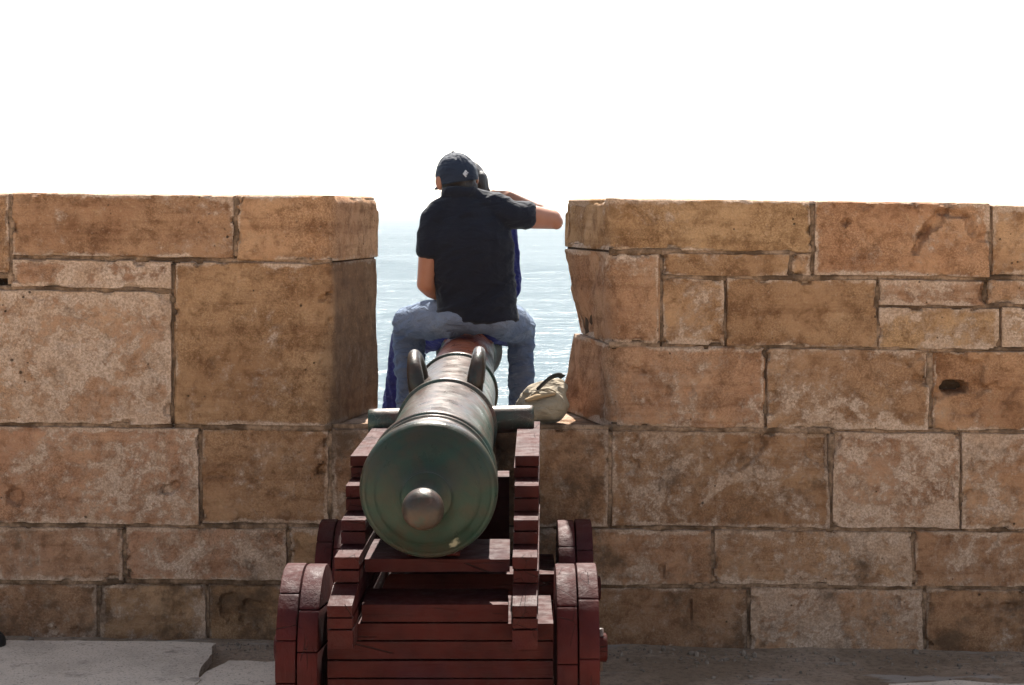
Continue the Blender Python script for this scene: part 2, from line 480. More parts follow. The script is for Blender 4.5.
def sea_mat():
    s = NT('sea_water')
    v = s.map((0.35, 1.0, 1.0))
    h1 = s.noise(0.11, 4, .55, vec=s.map((.5, 1, 1), rot=(0, 0, .25)), dist=.8)
    h2 = s.noise(0.6, 4, .6, vec=s.map((.55, 1, 1), (3, 4, 0), (0, 0, -.2)), dist=.5)
    h3 = s.noise(2.6, 3, .6)
    n1 = s.bump(h1, 1.0, 2.2)
    n2 = s.bump(h2, 1.0, .45, n1)
    n3 = s.bump(h3, .8, .10, n2)
    c = s.mix(s.step(s.noise(.02, 4), .35, .65), (0.098, 0.126, 0.142), (0.114, 0.142, 0.158))
    foam = s.math('MULTIPLY', s.step(h2, .66, .74), s.step(s.noise(.045, 4, vec=s.map((.5, 1, 1), (7, 2, 0))), .56, .64))
    c = s.mix(foam, c, (.75, .8, .8))
    # a wind-roughened sea mirrors only part of the sky even at grazing view
    gl = s.n('ShaderNodeBsdfGlossy'); gl.inputs['Roughness'].default_value = .16; gl.inputs['Color'].default_value = (.9, .97, 1, 1)
    s.l(n3, gl.inputs['Normal'])
    mx = s.n('ShaderNodeMixShader')
    s.l(s.step(h2, .30, .70, .012, .028), mx.inputs[0])
    s.l(s.b.outputs[0], mx.inputs[1]); s.l(gl.outputs[0], mx.inputs[2]); s.l(mx.outputs[0], s.out.inputs['Surface'])
    return s.fin(c, 1.0, n3, spec=0.0)

def pointing_mat():
    s = NT('lime_pointing')
    c = s.mix(s.step(s.noise(7, 6, .7), .40, .60), (0.33, 0.215, 0.14), (0.085, 0.052, 0.032))
    c = s.mix(s.step(s.noise(60, 4, .7), .45, .62, 0, .7), c, (0.12, 0.075, 0.045))
    return s.fin(c, .95, s.bump(s.noise(70, 5, .7), 1.0, .010), spec=.1)
def worn_bronze_mat():
    s = NT('worn_bronze')
    c = s.mix(s.step(s.noise(14, 6, .65), .38, .62), (0.045, 0.028, 0.020), (0.026, 0.022, 0.018))
    c = s.mix(s.step(s.noise(30, 6, .7), .52, .66, 0, .7), c, (0.022, 0.040, 0.032))
    c = s.mix(s.step(s.noise(22, 5, .7, vec=s.map(loc=(4, 4, 1))), .58, .68, 0, .6), c, (0.095, 0.058, 0.043))
    return s.fin(c, s.step(s.noise(25, 5, .6), .35, .65, .28, .46), s.bump(s.noise(60, 5, .65), .4, .004), metal=.2, spec=.22)
WORN = worn_bronze_mat()
STONE = stone_mat(); MORTAR = mortar_mat(); POINTING = pointing_mat()
WX, WY, WZ = wood_mat('red_wood_across', 0), wood_mat('red_wood_along', 1), wood_mat('red_wood_upright', 2, (0.054, 0.0078, 0.0062))
BRONZE = bronze_mat()
SHIRT = cloth_mat('navy_cotton', (0.0036, 0.0054, 0.0118), (0.0050, 0.0072, 0.0152), .85, 900, .35)
BLUE = cloth_mat('blue_cotton', (0.012, 0.017, 0.125), (0.007, 0.010, 0.065), .8, 800, .5)
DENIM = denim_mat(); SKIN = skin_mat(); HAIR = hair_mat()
CAPM = cloth_mat('cap_twill', (0.010, 0.016, 0.031), (0.014, 0.022, 0.040), .8, 800, 0.35)
CANVAS = cloth_mat('beige_canvas', (0.25, 0.205, 0.145), (0.19, 0.152, 0.105), .9, 600, .5)
TAN = cloth_mat('tan_canvas', (0.27, 0.185, 0.10), (0.21, 0.14, 0.075), .9, 600, .2)
BLACKC = cloth_mat('black_webbing', (0.016, 0.015, 0.014), (0.026, 0.024, 0.022), .85, 700, .2)
WHITE = flat_mat('white_stitching', (0.5, 0.52, 0.55), .7, 300, .8)
SHOE = flat_mat('dark_leather', (0.03, 0.022, 0.018), .5, 80, .6)
IRON = flat_mat('black_iron', (0.012, 0.011, 0.011), .55, 50, .6, .6)
METAL = flat_mat('dark_steel', (0.10, 0.07, 0.06), .45, 80, .6, .5)

# ------------------------------------------------------------------ rampart wall
def zslope(x):
    return -0.0145 * x

wall = empty('rampart_wall', (0, D, 0))
tag(wall, 'weathered sandstone block parapet with an embrasure gap open to the sea', 'wall')

PITS = [   # px, py, rx px, rz px, angle, depth
    (14, 496, 10, 9, 0.3, .030), (170, 489, 10, 5, 0.3, .022), (322, 470, 6, 4, 0.2, .02), (222, 476, 16, 2.2, 0, .008),
    (341, 288, 10, 3, 0.6, .02), (326, 297, 7, 2.5, .5, .015), (336, 322, 5, 5, 0, .014), (258, 379, 5, 4, 0, .010), (275, 323, 4, 4, 0, .010),
    (322, 362, 5, 2, .6, .01), (958, 388, 12, 6, 0, .09), (950, 372, 34, 22, -.3, .02), (975, 400, 40, 14, .1, .012),
    (936, 222, 20, 5, .75, .026), (922, 240, 14, 4, 1.0, .026), (950, 213, 15, 4, -.2, .018), (970, 226, 10, 4, -1.2, .015), (872, 240, 4, 8, .2, .012),
    (846, 222, 3, 3, 0, .02), (868, 206, 8, 2.5, 0, .012), (640, 372, 9, 2.5, -.4, .014), (667, 391, 6, 6, 0, .008), (691, 390, 5, 3, 0, .010),
    (747, 453, 22, 9, .7, .016), (820, 446, 16, 20, 0, .018), (630, 470, 10, 4, .6, .012), (950, 487, 3, 12, 0, .01), (972, 462, 4, 4, 0, .014),
    (662, 572, 3, 7, .2, .014), (690, 612, 2, 10, 0, .016), (898, 603, 2, 5, 0, .014), (1010, 608, 8, 5, 0, .016), (985, 500, 40, 10, .2, .008),
    (232, 608, 10, 16, .4, .018), (255, 615, 18, 12, -.3, .018), (182, 610, 8, 6, 0, .012), (75, 632, 5, 4, 0, .012), (105, 605, 5, 14, .3, .012),
    (40, 296, 8, 3, 0, .01), (120, 330, 14, 8, .4, .008), (70, 340, 9, 6, 0, .008), (420, 300, 4, 4, 0, .01), (160, 370, 10, 14, 0, .006),
]
bid = [0]
point = MB()
def stone(mb, x0, x1, y0, y1, crust=0.0, tint=0.15, dirt=0.0, depth=0.16, xl=None, xr=None, xlb=None, xrb=None, corner=0,
          rad=0.0055, gap=.55, rough=0.009, res=0.0085, wear=.9, sidedark=0.0):
    """front face between photo pixels; xl/xr (and xlb/xrb at the foot) = pixel of the sea-side edge where the stone turns the corner"""
    bid[0] += 1
    cx, k = (x0 + x1) / 2, 0.0125
    g = gap * random.choice((.15, .35, .7))
    jit = lambda: random.uniform(-.9, .9)
    def yy(y, x): return y + k * (x - cx)
    c = {}
    x0t, x0b, x1t, x1b = x0 + g + jit() * .5, x0 + g + jit() * .5, x1 - g + jit() * .5, x1 - g + jit() * .5
    front = {(0, 0): at(x0b, yy(y1 - g + jit() * .4, x0), D), (1, 0): at(x1b, yy(y1 - g + jit() * .4, x1), D),
             (0, 1): at(x0t, yy(y0 + g, x0), D), (1, 1): at(x1t, yy(y0 + g, x1), D)}
    for (i, kk), p in front.items():
        c[(i, 0, kk)] = p
        c[(i, 1, kk)] = p + Vector((0, depth, 0))
    full = DB - D
    if xl is not None:
        for kk, xx in ((1, xl), (0, xlb if xlb is not None else xl)):
            p = front[(0, kk)]
            c[(0, 1, kk)] = Vector((at(xx, 300, DB).x, DB, p.z))
    if xr is not None:
        for kk, xx in ((1, xr), (0, xrb if xrb is not None else xr)):
            p = front[(1, kk)]
            c[(1, 1, kk)] = Vector((at(xx, 300, DB).x, DB, p.z))
    if xl is not None or xr is not None or depth >= full - .001:
        for i in (0, 1):
            for kk in (0, 1):
                p = c[(i, 1, kk)]
                c[(i, 1, kk)] = Vector((p.x, DB, p.z))
    pits = []
    for (px, py, rx, rz, a, dep) in PITS:
        if x0 - 20 < px < x1 + 20 and y0 - 20 < py < y1 + 20:
            pits.append((at(px, py, D), rx * D / F, rz * D / F, a, dep))
    sx_ = abs(x1 - x0)
    if res < .02:
        for q in range(random.randint(4, 8)):
            if random.random() < .5: px, py = random.uniform(x0, x1), random.choice((y0, y1)) + random.uniform(-2, 2)
            else: px, py = random.choice((x0 if xl is None else x1, x1 if xr is None else x0)) + random.uniform(-2, 2), random.uniform(y0, y1)
            rr = random.uniform(2.0, 7.0)
            pits.append((at(px, py + k * (px - cx), D), rr * random.uniform(.8, 1.8) * D / F, rr * D / F * .8, random.uniform(-1, 1), random.uniform(.008, .02)))
    # pointing in the joints, set back by a varying amount
    for (pa, pb2) in (((x0, y0), (x1, y0)), ((x0, y1), (x1, y1)), ((x0, y0), (x0, y1)), ((x1, y0), (x1, y1))):
        hor = pa[1] == pb2[1]
        if xl is not None and pa[0] == pb2[0] == x0: continue
        if xr is not None and pa[0] == pb2[0] == x1: continue
        A_ = at(pa[0], yy(pa[1], pa[0]), D); B_ = at(pb2[0], yy(pb2[1], pb2[0]), D)
        if hor and pa[1] < 210: continue
        dep = random.uniform(.007, .022); t_ = .016
        cc_ = {}
        for j in (0, 1):
            yq = D + dep + .03 * j + random.uniform(0, .001)
            for i in (0, 1):
                for kk in (0, 1):
                    if hor: P0 = (A_, B_)[i]; q_ = (P0.x, yq, P0.z + (-t_, t_)[kk])
                    else: P0 = (B_, A_)[kk]; q_ = (P0.x + (-t_, t_)[i], yq, P0.z + (0.010, -0.010)[kk])
                    cc_[(i, j, kk)] = q_
        hexblock(point, cc_, res=.02, rad=.003, rough=.006, fine=.003, seed=bid[0] + 7)
    hexblock(mb, c, res=res, resT=0.03 if (xl is None and xr is None) else 0.016, rad=rad, wear=wear, rough=rough, fine=.0028, seed=bid[0], pits=pits, corner=corner or (2 if xr is not None else -2 if xl is not None else 0), sidedark=sidedark, frontonly=True, siderough=(.035 if xl is not None else .012 if xr is not None else 0), crust=crust, tint=tint, dirt=dirt, rnd=random.random())

FULL = DB - D
# left merlon -------------------------------------------------
ml = MB()
stone(ml, -75, 10, 192, 275, .02, .1, 0, FULL)
stone(ml, 10, 235, 193, 258, .0, .12, .02, FULL, gap=.8)
stone(ml, 235, 332, 194.5, 261, -.04, .15, .02, FULL, xr=381, corner=1, rad=.010, gap=.8)
stone(ml, 10, 172.5, 259, 289.5, .12, .35, .0, .2)
stone(ml, -75, 172.5, 289.5, 425, .16, .55, .05, .2, gap=.4)
stone(ml, 172.5, 332, 261.5, 427, -.03, .0, .08, FULL, xr=378, xrb=379.5, sidedark=.45, gap=.8)
# right merlon ------------------------------------------------
mr = MB()
stone(mr, 608, 813.5, 199, 252, -.05, .1, .02, FULL, xl=562, corner=-1, rad=.010)
stone(mr, 813.5, 991.5, 201, 277.5, .0, .06, .0, FULL, gap=.8)
stone(mr, 991.5, 1110, 205, 277, .03, .3, .0, FULL)
stone(mr, 608, 661, 252.5, 345, .0, .12, .05, FULL, xl=561, xlb=578, rad=.010, rough=.014)
stone(mr, 661, 791, 252.5, 277.5, .02, .15, .0, .2)
stone(mr, 791, 813.5, 252.5, 278, .08, .25, .0, .2)
stone(mr, 661, 726, 277.5, 346, .05, .12, .02, .2)
stone(mr, 726, 878.5, 278, 348, .02, .15, .0, .2)
stone(mr, 878.5, 987, 279, 307, .12, .25, .0, .2, gap=.45)
stone(mr, 987, 1110, 279, 306, .12, .3, .0, .2)
stone(mr, 878.5, 1001, 307, 350, .10, .1, .02, .2)
stone(mr, 1001, 1110, 306, 350, .16, .2, .0, .2)
stone(mr, 608, 766, 346, 429, .05, .2, .03, FULL, xl=571, xlb=559, rad=.010, rough=.012)
stone(mr, 766, 931, 348.5, 431, .12, .3, .0, .2)
stone(mr, 931, 1110, 350.5, 432, .0, .0, .10, .2, rough=.014)
# the wall under the embrasure sill --------------------------
mw = MB()
stone(mw, -75, 199.5, 426, 525, .12, .35, .10, .2, gap=.45)
stone(mw, 199.5, 330, 428, 526, .05, .08, .12, .2, rough=.016, gap=.8)
stone(mw, 610, 832, 430, 529.5, .12, .05, .28, .2, rough=.018)
stone(mw, 832, 961, 431.5, 530, .16, .3, .05, .2)
stone(mw, 961, 1110, 433, 531, .14, .15, .14, .2)
stone(mw, -75, 124, 526, 582, .12, .45, .28, .2)
stone(mw, 124, 288, 527, 582, .10, .5, .22, .2)
stone(mw, 288, 470, 528, 584, .08, .2, .3, .2)
stone(mw, 470, 713, 528, 586, .08, .25, .25, .2)
stone(mw, 713, 914, 530, 587, .14, .25, .2, .2)
stone(mw, 914, 1110, 531, 589, .06, .2, .25, .2)
stone(mw, -75, 97.5, 583, 662, .06, .25, .32, .2)
stone(mw, 97.5, 207, 583.5, 662, .08, .2, .32, .2, rough=.014)
stone(mw, 207, 400, 585, 664, .02, .1, .36, .2, rough=.018)
stone(mw, 400, 560, 585, 664, .05, .2, .32, .2)
stone(mw, 560, 749, 586.5, 666, .02, .15, .32, .2, rough=.016)
stone(mw, 749, 925, 587.5, 668, .14, .25, .24, .2)
stone(mw, 925, 1110, 589, 670, .02, .05, .32, .2, rough=.018)
# sill stones and the notch the barrel lies in
ms = MB()
stone(ms, 330, 395, 428, 527, .08, .2, .4, FULL)
stone(ms, 493, 609.5, 428.5, 528, .02, .15, .4, FULL)
stone(ms, 395, 493, 463, 527.5, .0, .1, .5, FULL)
# the same courses carried on beyond the frame
for (side, a, b) in ((ml, -1500, -75), (mr, 1110, 2550)):
    for (y0, y1) in ((198, 262), (262, 345), (345, 428)):
        x = a
        while x < b - 1:
            w = random.uniform(140, 260)
            if b - (x + w) < 110: w = b - x
            cxx = x + w / 2
            o = .0125 * (cxx - 512)
            stone(side, x, x + w, y0 + o, y1 + o, random.uniform(0, .14), random.uniform(0, .5), .03, FULL if y0 < 200 else .2, res=.025)
            x += w
for (a, b) in ((-1500, -75), (1110, 2550)):
    for (y0, y1, dd) in ((429, 529, .1), (529, 585, .25), (585, 668, .5)):
        x = a
        while x < b - 1:
            w = random.uniform(140, 260)
            if b - (x + w) < 110: w = b - x
            o = .0125 * (x + w / 2 - 512)
            stone(mw, x, x + w, y0 + o, y1 + o + (14 if y1 > 660 else 0), random.uniform(0, .14), random.uniform(0, .4), dd, .2, res=.025)
            x += w
o_ml = ml.build('merlon', STONE, wall, sharp=42)
o_mr = mr.build('merlon', STONE, wall, sharp=42)
o_mw = mw.build('wall_base', STONE, wall, sharp=42)
o_ms = ms.build('sill', STONE, wall, sharp=42)
# mortar core behind the joints
core = MB()
def corebox(cn): 
    hexblock(core, cn, res=.25, rad=.004, rough=0, fine=0, seed=1)
zt = lambda x: at(512, 200, D).z - 0.0125 * x
INS = .11
def merlon_core(xa, xb, xab, xbb, z0, top):
    c = {}
    for j, (p, q, yy) in enumerate(((xa, xb, D + INS), (xab, xbb, DB - INS))):
        for k in (0, 1):
            for i, x in ((0, p), (1, q)):
                z = z0 if k == 0 else zt(x) - top
                c[(i, j, k)] = (x, yy, z)
    corebox(c)
L_f, L_b = at(332, 300, D).x, at(378, 300, DB).x
R_f, R_b = at(608, 300, D).x, at(565, 300, DB).x
fx0, fx1 = at(-1500, 300, D).x, at(2550, 300, D).x
merlon_core(fx0, L_f - .03, fx0, L_b - .045, .70, .05)
merlon_core(R_f + .045, fx1, R_b + .075, fx1, .70, .05)
corebox(boxc(fx0, L_f - .02, D + INS, DB - .01, -.3, .71))
corebox(boxc(R_f + .02, fx1, D + INS, DB - .01, -.3, .71))
corebox(boxc(L_f - .03, R_f + .03, D + INS, DB - .01, -.3, .42))
def joint_fill(pf, pb_, py, s_):
    xf, xb = at(pf, py, D).x, at(pb_, py, DB).x
    z = at(pf, py, D).z
    c = {}
    for j, (x, yy) in enumerate(((xf, D + .02), (xb, DB - .02))):
        for k in (0, 1):
            a, b = (x + .016, x + .20) if s_ > 0 else (x - .20, x - .016)
            c[(0, j, k)] = (a, yy, z - .02 + .04 * k); c[(1, j, k)] = (b, yy, z - .02 + .04 * k)
    corebox(c)
joint_fill(608, 563, 251, 1); joint_fill(608, 580, 344.5, 1); joint_fill(608, 562, 428, 1)
joint_fill(332, 379, 262, -1); joint_fill(332, 378, 427, -1)
core.build('mortar_bed', MORTAR, wall, smooth=False)
point.build('pointing', POINTING, wall)

# ------------------------------------------------------------------ ground, sea wall, sea
def grid_mesh(name, xs, ys, zf, mat):
    nx, ny = len(xs), len(ys)
    X, Y = np.meshgrid(xs, ys, indexing='ij')
    V = np.stack([X.ravel(), Y.ravel(), zf(X.ravel(), Y.ravel())], 1)
    I = np.arange(nx * ny).reshape(nx, ny)
    f = np.stack([I[:-1, :-1].ravel(), I[1:, :-1].ravel(), I[1:, 1:].ravel(), I[:-1, 1:].ravel()], 1)
    mb = MB(); mb.add(V, f)
    return mb.build(name, mat)

xs = np.concatenate([np.linspace(-30, -2.6, 20), np.arange(-2.5, 2.5, .02), np.linspace(2.6, 30, 20)])
ys = np.concatenate([np.linspace(-30, 4.4, 25), np.arange(4.5, 6.6, .02), [6.9, 7.05]])
def gz(x, y):
    P = np.stack([x, y, 0 * x], 1)
    near = np.clip((y - 6.25) / .3, 0, 1)
    return -0.0145 * np.clip(x, -4, 4) + .016 * (fbm(P * 2.2, 4, 4) - .5) + .012 * (fbm(P * 11, 3, 8) - .5) + near * .006 * fbm(P * 7, 3, 2) - .010
ground = grid_mesh('ground', xs, ys, gz, ground_mat())
tag(ground, kind='structure')

# pale concrete paving, left, with a ragged worn edge
def paving(name, outline, mat, seed, h=.02):
    mb = MB()
    pts = []
    n = len(outline)
    for i in range(n):
        a, b = Vector(outline[i]), Vector(outline[(i + 1) % n])
        m_ = max(2, int((b - a).length / .03))
        for k in range(m_):
            p = a.lerp(b, k / m_)
            q = np.array([[p.x * 9, p.y * 9, seed]])
            pts.append((p.x + .05 * (fbm(q, 3, seed)[0] - .5), p.y + .05 * (fbm(q, 3, seed + 4)[0] - .5)))
    bm = bmesh.new()
    vs = [bm.verts.new((x, y, -0.0145 * max(-4, min(4, x)) + h)) for x, y in pts]
    fc = bm.faces.new(vs)
    if fc.normal.z < 0: fc.normal_flip()
    r = bmesh.ops.extrude_face_region(bm, geom=[fc])
    dn = [v for v in r['geom'] if isinstance(v, bmesh.types.BMVert)]
    bmesh.ops.translate(bm, verts=dn, vec=(0, 0, -.06))
    bmesh.ops.recalc_face_normals(bm, faces=bm.faces)
    me = bpy.data.meshes.new(name); bm.to_mesh(me); bm.free()
    o = link(name, me, mat)
    return tag(o, kind='structure')
CONC = concrete_mat()
p1 = [at(-400, 650, 6.4), at(60, 652, 6.38), at(175, 655, 6.40), at(216, 657, 6.37), at(200, 690, 5.98), at(188, 720, 5.6)]
paving('concrete_paving', [(-8, 6.36)] + [(p.x, p.y) for p in p1[1:]] + [(-1.12, 5.0), (-8, 5.0)], CONC, 3)
paving('concrete_paving', [(-.98, 6.16), (-.70, 6.12), (-.62, 5.75), (-.66, 4.6), (-1.08, 4.6), (-1.05, 5.9)], CONC, 9, .016)
paving('concrete_paving', [(1.28, 6.0), (1.5, 6.06), (1.7, 6.03), (2.4, 6.07), (2.5, 5.5), (1.6, 5.4), (1.3, 5.8)], CONC, 12, .007)

# pebbles and grit at the wall foot
gr = MB()
ico = bmesh.new(); bmesh.ops.create_icosphere(ico, subdivisions=1, radius=1)
iv = np.array([v.co[:] for v in ico.verts]); jf = [[v.index for v in f.verts] for f in ico.faces]; ico.free()
rs = np.random.RandomState(5)
for k in range(900):
    x = rs.uniform(-2.4, 2.4); y = 6.48 - abs(rs.normal(0, .16)) if rs.rand() < .7 else rs.uniform(5.3, 6.45)
    s_ = rs.uniform(.002, .006) if rs.rand() < .94 else rs.uniform(.007, .013)
    z = float(gz(np.array([x]), np.array([y]))[0]) + (.016 if x < -.7 and y < 6.38 else 0)
    V = iv * (s_ * rs.uniform(.7, 1.4, 3)) * (1 + .25 * rs.uniform(-1, 1, (len(iv), 1))) + (x, y, z + s_ * .4)
    gr.add(V, jf)
grit = gr.build('gravel', flat_mat('grit', (0.22, 0.17, 0.13), .9, 20, .45, .4), smooth=False)
tag(grit, kind='stuff', label='small grey brown grit and pebbles scattered along the foot of the wall', cat='gravel')

sw = MB()
hexblock(sw, boxc(-30, 30, D + .25, DB - .02, -9, -.26), res=.8, rad=.02, rough=.02, fine=0, seed=3, tint=.2, crust=.05, dirt=.3)
hexblock(sw, boxc(-30, 30, -30, D + .24, -9, -.12), res=3, rad=.02, rough=.0, fine=0, seed=3, tint=.2, crust=.05, dirt=.3)
o = sw.build('terrain', STONE); tag(o, kind='structure')

ys2 = np.concatenate([np.linspace(6, 200, 60), np.geomspace(210, 15000, 60)])
xs2 = np.concatenate([-np.geomspace(9000, 40, 30), np.linspace(-35, 35, 15), np.geomspace(40, 9000, 30)])
SEAZ = -8.0
sea = grid_mesh('sea', xs2, ys2, lambda x, y: 0 * x + SEAZ, sea_mat())
tag(sea, kind='structure')

# ------------------------------------------------------------------ cannon
A0 = at(428.5, 490, 5.1); A1 = at(463, 372, 7.65)
AX = (A1 - A0).normalized()
SIDE = AX.cross(Vector((0, 0, 1))).normalized()
UPV = SIDE.cross(AX).normalized()
def axp(Y): return A0 + (A1 - A0) * ((Y - 5.1) / (7.65 - 5.1))
def lathe(mb, prof, seg=112, org=A0, ax=AX, sd=SIDE, up=UPV, wob=0.0):
    n = len(prof)
    V = []
    for s_, r in prof:
        for k in range(seg):
            t = 2 * math.pi * k / seg
            V.append(org + ax * s_ + (sd * math.cos(t) + up * math.sin(t)) * r)
    f = []
    for i in range(n - 1):
        for k in range(seg):
            k2 = (k + 1) % seg
            f.append((i * seg + k, (i + 1) * seg + k, (i + 1) * seg + k2, i * seg + k2))
    f.append(tuple(range(seg))); f.append(tuple(reversed(range((n - 1) * seg, n * seg))))
    V = np.array([v[:] for v in V])
    if wob:
        d = (fbm(V * 14, 3, 2) - .5) * wob
        c_ = np.repeat(np.array([(org + ax * s_)[:] for s_, r in prof]), seg, 0)
        nn = V - c_; nn /= np.linalg.norm(nn, axis=1, keepdims=True) + 1e-9
        V = V + nn * d[:, None]
    mb.add(V, f)

gun = empty('cannon', (-.21, 5.75, 0))
tag(gun, 'old green bronze cannon on a dark red stepped wooden carriage with four truck wheels', 'cannon')
pr = []
# breech face outward from the neck of the knob
for s_, r in ((-.185, .030), (-.165, .031), (-.145, .034), (-.128, .042), (-.118, .052), (-.112, .062), (-.109, .070), (-.104, .0725), (-.099, .071), (-.096, .072), (-.089, .078), (-.080, .088),
              (-.071, .101), (-.064, .115), (-.058, .129), (-.052, .140), (-.046, .148), (-.043, .1505), (-.040, .1535), (-.036, .160), (-.028, .172), (-.021, .180), (-.016, .1835), (-.0155, .1875), (-.012, .1905), (-.006, .1945), (-.002, .1965), (.004, .1980), (.018, .1985), (.040, .1985), (.046, .1970), (.049, .193),
              (.050, .1850), (.060, .1835), (.100, .1825), (.150, .1815), (.196, .1805), (.197, .1855), (.209, .1862), (.210, .1825), (.218, .1825), (.220, .1895), (.226, .1925), (.236, .1935), (.246, .1925), (.252, .1890), (.254, .1760), (.270, .1755)):
    pr.append((s_, r))
for k in range(1, 26): pr.append((.270 + k * .0315, .1755 - .0105 * k / 25))
e = pr[-1][0]
pr += [(e + .004, .1625), (e + .012, .1625), (e + .014, .1715), (e + .022, .1755), (e + .034, .1755), (e + .042, .1715), (e + .044, .160), (e + .054, .1590)]
e = pr[-1][0]
for k in range(1, 20): pr.append((e + k * .0415, .1595 - .0075 * k / 19))
e = pr[-1][0]
pr += [(e + .003, .148), (e + .010, .148), (e + .012, .159), (e + .022, .163), (e + .031, .159), (e + .033, .149), (e + .041, .149), (e + .043, .157), (e + .052, .160), (e + .060, .157), (e + .062, .146), (e + .07, .1455)]
e = pr[-1][0]
for k in range(1, 24): pr.append((e + k * .05, .1455 - .0255 * k / 23))
e = pr[-1][0]
pr += [(e + .01, .128), (e + .03, .130), (e + .05, .124), (e + .10, .132), (e + .15, .150), (e + .18, .156), (e + .20, .152), (e + .21, .140), (e + .21, .075), (e - .2, .070)]
bm_ = MB(); lathe(bm_, pr, wob=.0016)
barrel = bm_.build('barrel', BRONZE, gun)
kn = MB()
kp = []
KR, KC = .0580, -.262
for k in range(0, 21):
    t = -math.pi / 2 + math.pi * k / 20
    r = max(.0008, KR * math.cos(t)); s_ = KC + KR * math.sin(t)
    if s_ > KC + .046: break
    kp.append((s_, r))
kp += [(KC + .054, .033), (KC + .075, .0295), (-.155, .0295)]
lathe(kn, kp, 48, wob=.001)
kn.build('cascabel_knob', WORN, barrel)
# trunnions
TY = 6.33
tc = axp(TY); tc = tc + UPV * .003
rollax = (Vector((1, 0, 0.024))).normalized()
tx = [at(368.5, 420, TY).x, at(534, 420, TY).x]
u2 = rollax.cross(Vector((0, 1, 0))).normalized(); s2 = Vector((0, 1, 0))
for a, b in ((tx[0], tc.x - .05), (tx[1], tc.x + .05)):
    mb = MB()
    sg = 1 if b > a else -1
    l_ = abs(b - a)
    start = tc + rollax * (a - tc.x)
    lathe(mb, [(0, .001), (0, .030), (.001, .0445), (.006, .0475), (.03, .048), (l_ * .6, .048), (l_, .0485)], 48, start, rollax * sg, s2, u2 * (1 if sg > 0 else -1), wob=.001)
    mb.build('trunnion', BRONZE, barrel)
# lifting handles ("dolphins")
def tube(mb, pts, rads, seg=14, cap=True, flat=None):
    n = len(pts); V = []; f = []
    pts = [Vector(p) for p in pts]
    prev = None
    for i in range(n):
        t = (pts[min(i + 1, n - 1)] - pts[max(i - 1, 0)]).normalized()
        if prev is None:
            a = t.orthogonal().normalized()
        else:
            a = (prev - t * prev.dot(t)).normalized()
        prev = a
        b = t.cross(a)
        r = rads[i] if not np.isscalar(rads) else rads
        for k in range(seg):
            q = 2 * math.pi * k / seg
            V.append(pts[i] + a * math.cos(q) * r + b * math.sin(q) * r)
    for i in range(n - 1):
        for k in range(seg):
            k2 = (k + 1) % seg
            f.append((i * seg + k, i * seg + k2, (i + 1) * seg + k2, (i + 1) * seg + k))
    if cap:
        f.append(tuple(reversed(range(seg)))); f.append(tuple(range((n - 1) * seg, n * seg)))
    mb.add(np.array([v[:] for v in V]), f)
for off, lean in ((-.108, -9), (.094, 7)):
    a = R(lean)
    rad_dir = (SIDE * math.sin(a) + UPV * math.cos(a)).normalized()
    cen = axp(6.40) + SIDE * off + UPV * (.163 ** 2 - off ** 2) ** .5
    mb = MB(); P_ = []; r_ = []
    for k in range(25):
        t = math.pi * k / 24
        P_.append(cen - AX * (.112 * math.cos(t)) + rad_dir * (-.018 + .122 * max(0, math.sin(t)) ** .7))
        r_.append(.0225 + .008 * abs(math.cos(t)) ** 3)
    tube(mb, P_, r_, 18)
    mb.build('lifting_handle', WORN, barrel)

# carriage ------------------------------------------------------------
YF = 6.47
def cheek(xr0, xr1, xf0, xf1, dz=0.0):
    mb = MB()
    layers = [(.366, .4225, 4.95), (.4235, .4555, 4.952), (.4565, .522, 4.95, 'slope'), (.523, .5605, 5.10), (.5615, .600, 5.102), (.601, .640, 5.28), (.641, .676, 5.282),
              (.677, .716, 5.42), (.717, .757, 5.423), (.758, .792, 5.56), (.793, .829, 5.562)]
    for i, l in enumerate(layers):
        z0, z1, y0 = l[:3]
        t0 = (y0 - 4.95) / (YF - 4.95)
        xa, xb = xr0 + (xf0 - xr0) * t0, xr1 + (xf1 - xr1) * t0
        j = random.uniform(-.0018, .0018)
        c = {(0, 0, 0): (xa + j, y0, z0), (1, 0, 0): (xb + j, y0, z0), (0, 0, 1): (xa + j, y0, z1), (1, 0, 1): (xb + j, y0, z1),
             (0, 1, 0): (xf0 + j, YF, z0), (1, 1, 0): (xf1 + j, YF, z0), (0, 1, 1): (xf0 + j, YF, z1), (1, 1, 1): (xf1 + j, YF, z1)}
        if len(l) == 4:
            # rear of the slope: a short block dropping to the tail, then the level rest
            ym = 5.10
            tm = (ym - 4.95) / (YF - 4.95)
            xm0, xm1 = xr0 + (xf0 - xr0) * tm, xr1 + (xf1 - xr1) * tm
            c2 = dict(c)
            for k in (0, 1):
                c2[(0, 1, k)] = (xm0 + j, ym, (z0, z1)[k]); c2[(1, 1, k)] = (xm1 + j, ym, (z0, z1)[k])
            c2[(0, 0, 1)] = (xa + j, y0, .492); c2[(1, 0, 1)] = (xb + j, y0, .492)
            hexblock(mb, c2, res=.012, rad=.004, rough=.003, fine=.0012, seed=70 + i)
            c[(0, 0, 0)] = (xm0 + j, ym + .003, z0); c[(1, 0, 0)] = (xm1 + j, ym + .003, z0)
            c[(0, 0, 1)] = (xm0 + j, ym + .003, z1); c[(1, 0, 1)] = (xm1 + j, ym + .003, z1)
        hexblock(mb, c, res=.012, rad=.0025, wear=.7, rough=.003, fine=.0012, seed=40 + i + int(xr0 * 100), resT=.03)
    return mb
X = lambda px, Y: (px - CX) / F * Y
cheek(X(324, 4.95), X(351, 4.95), X(377, 6.47), X(400, 6.47)).build('cheek', WY, gun, sharp=35)
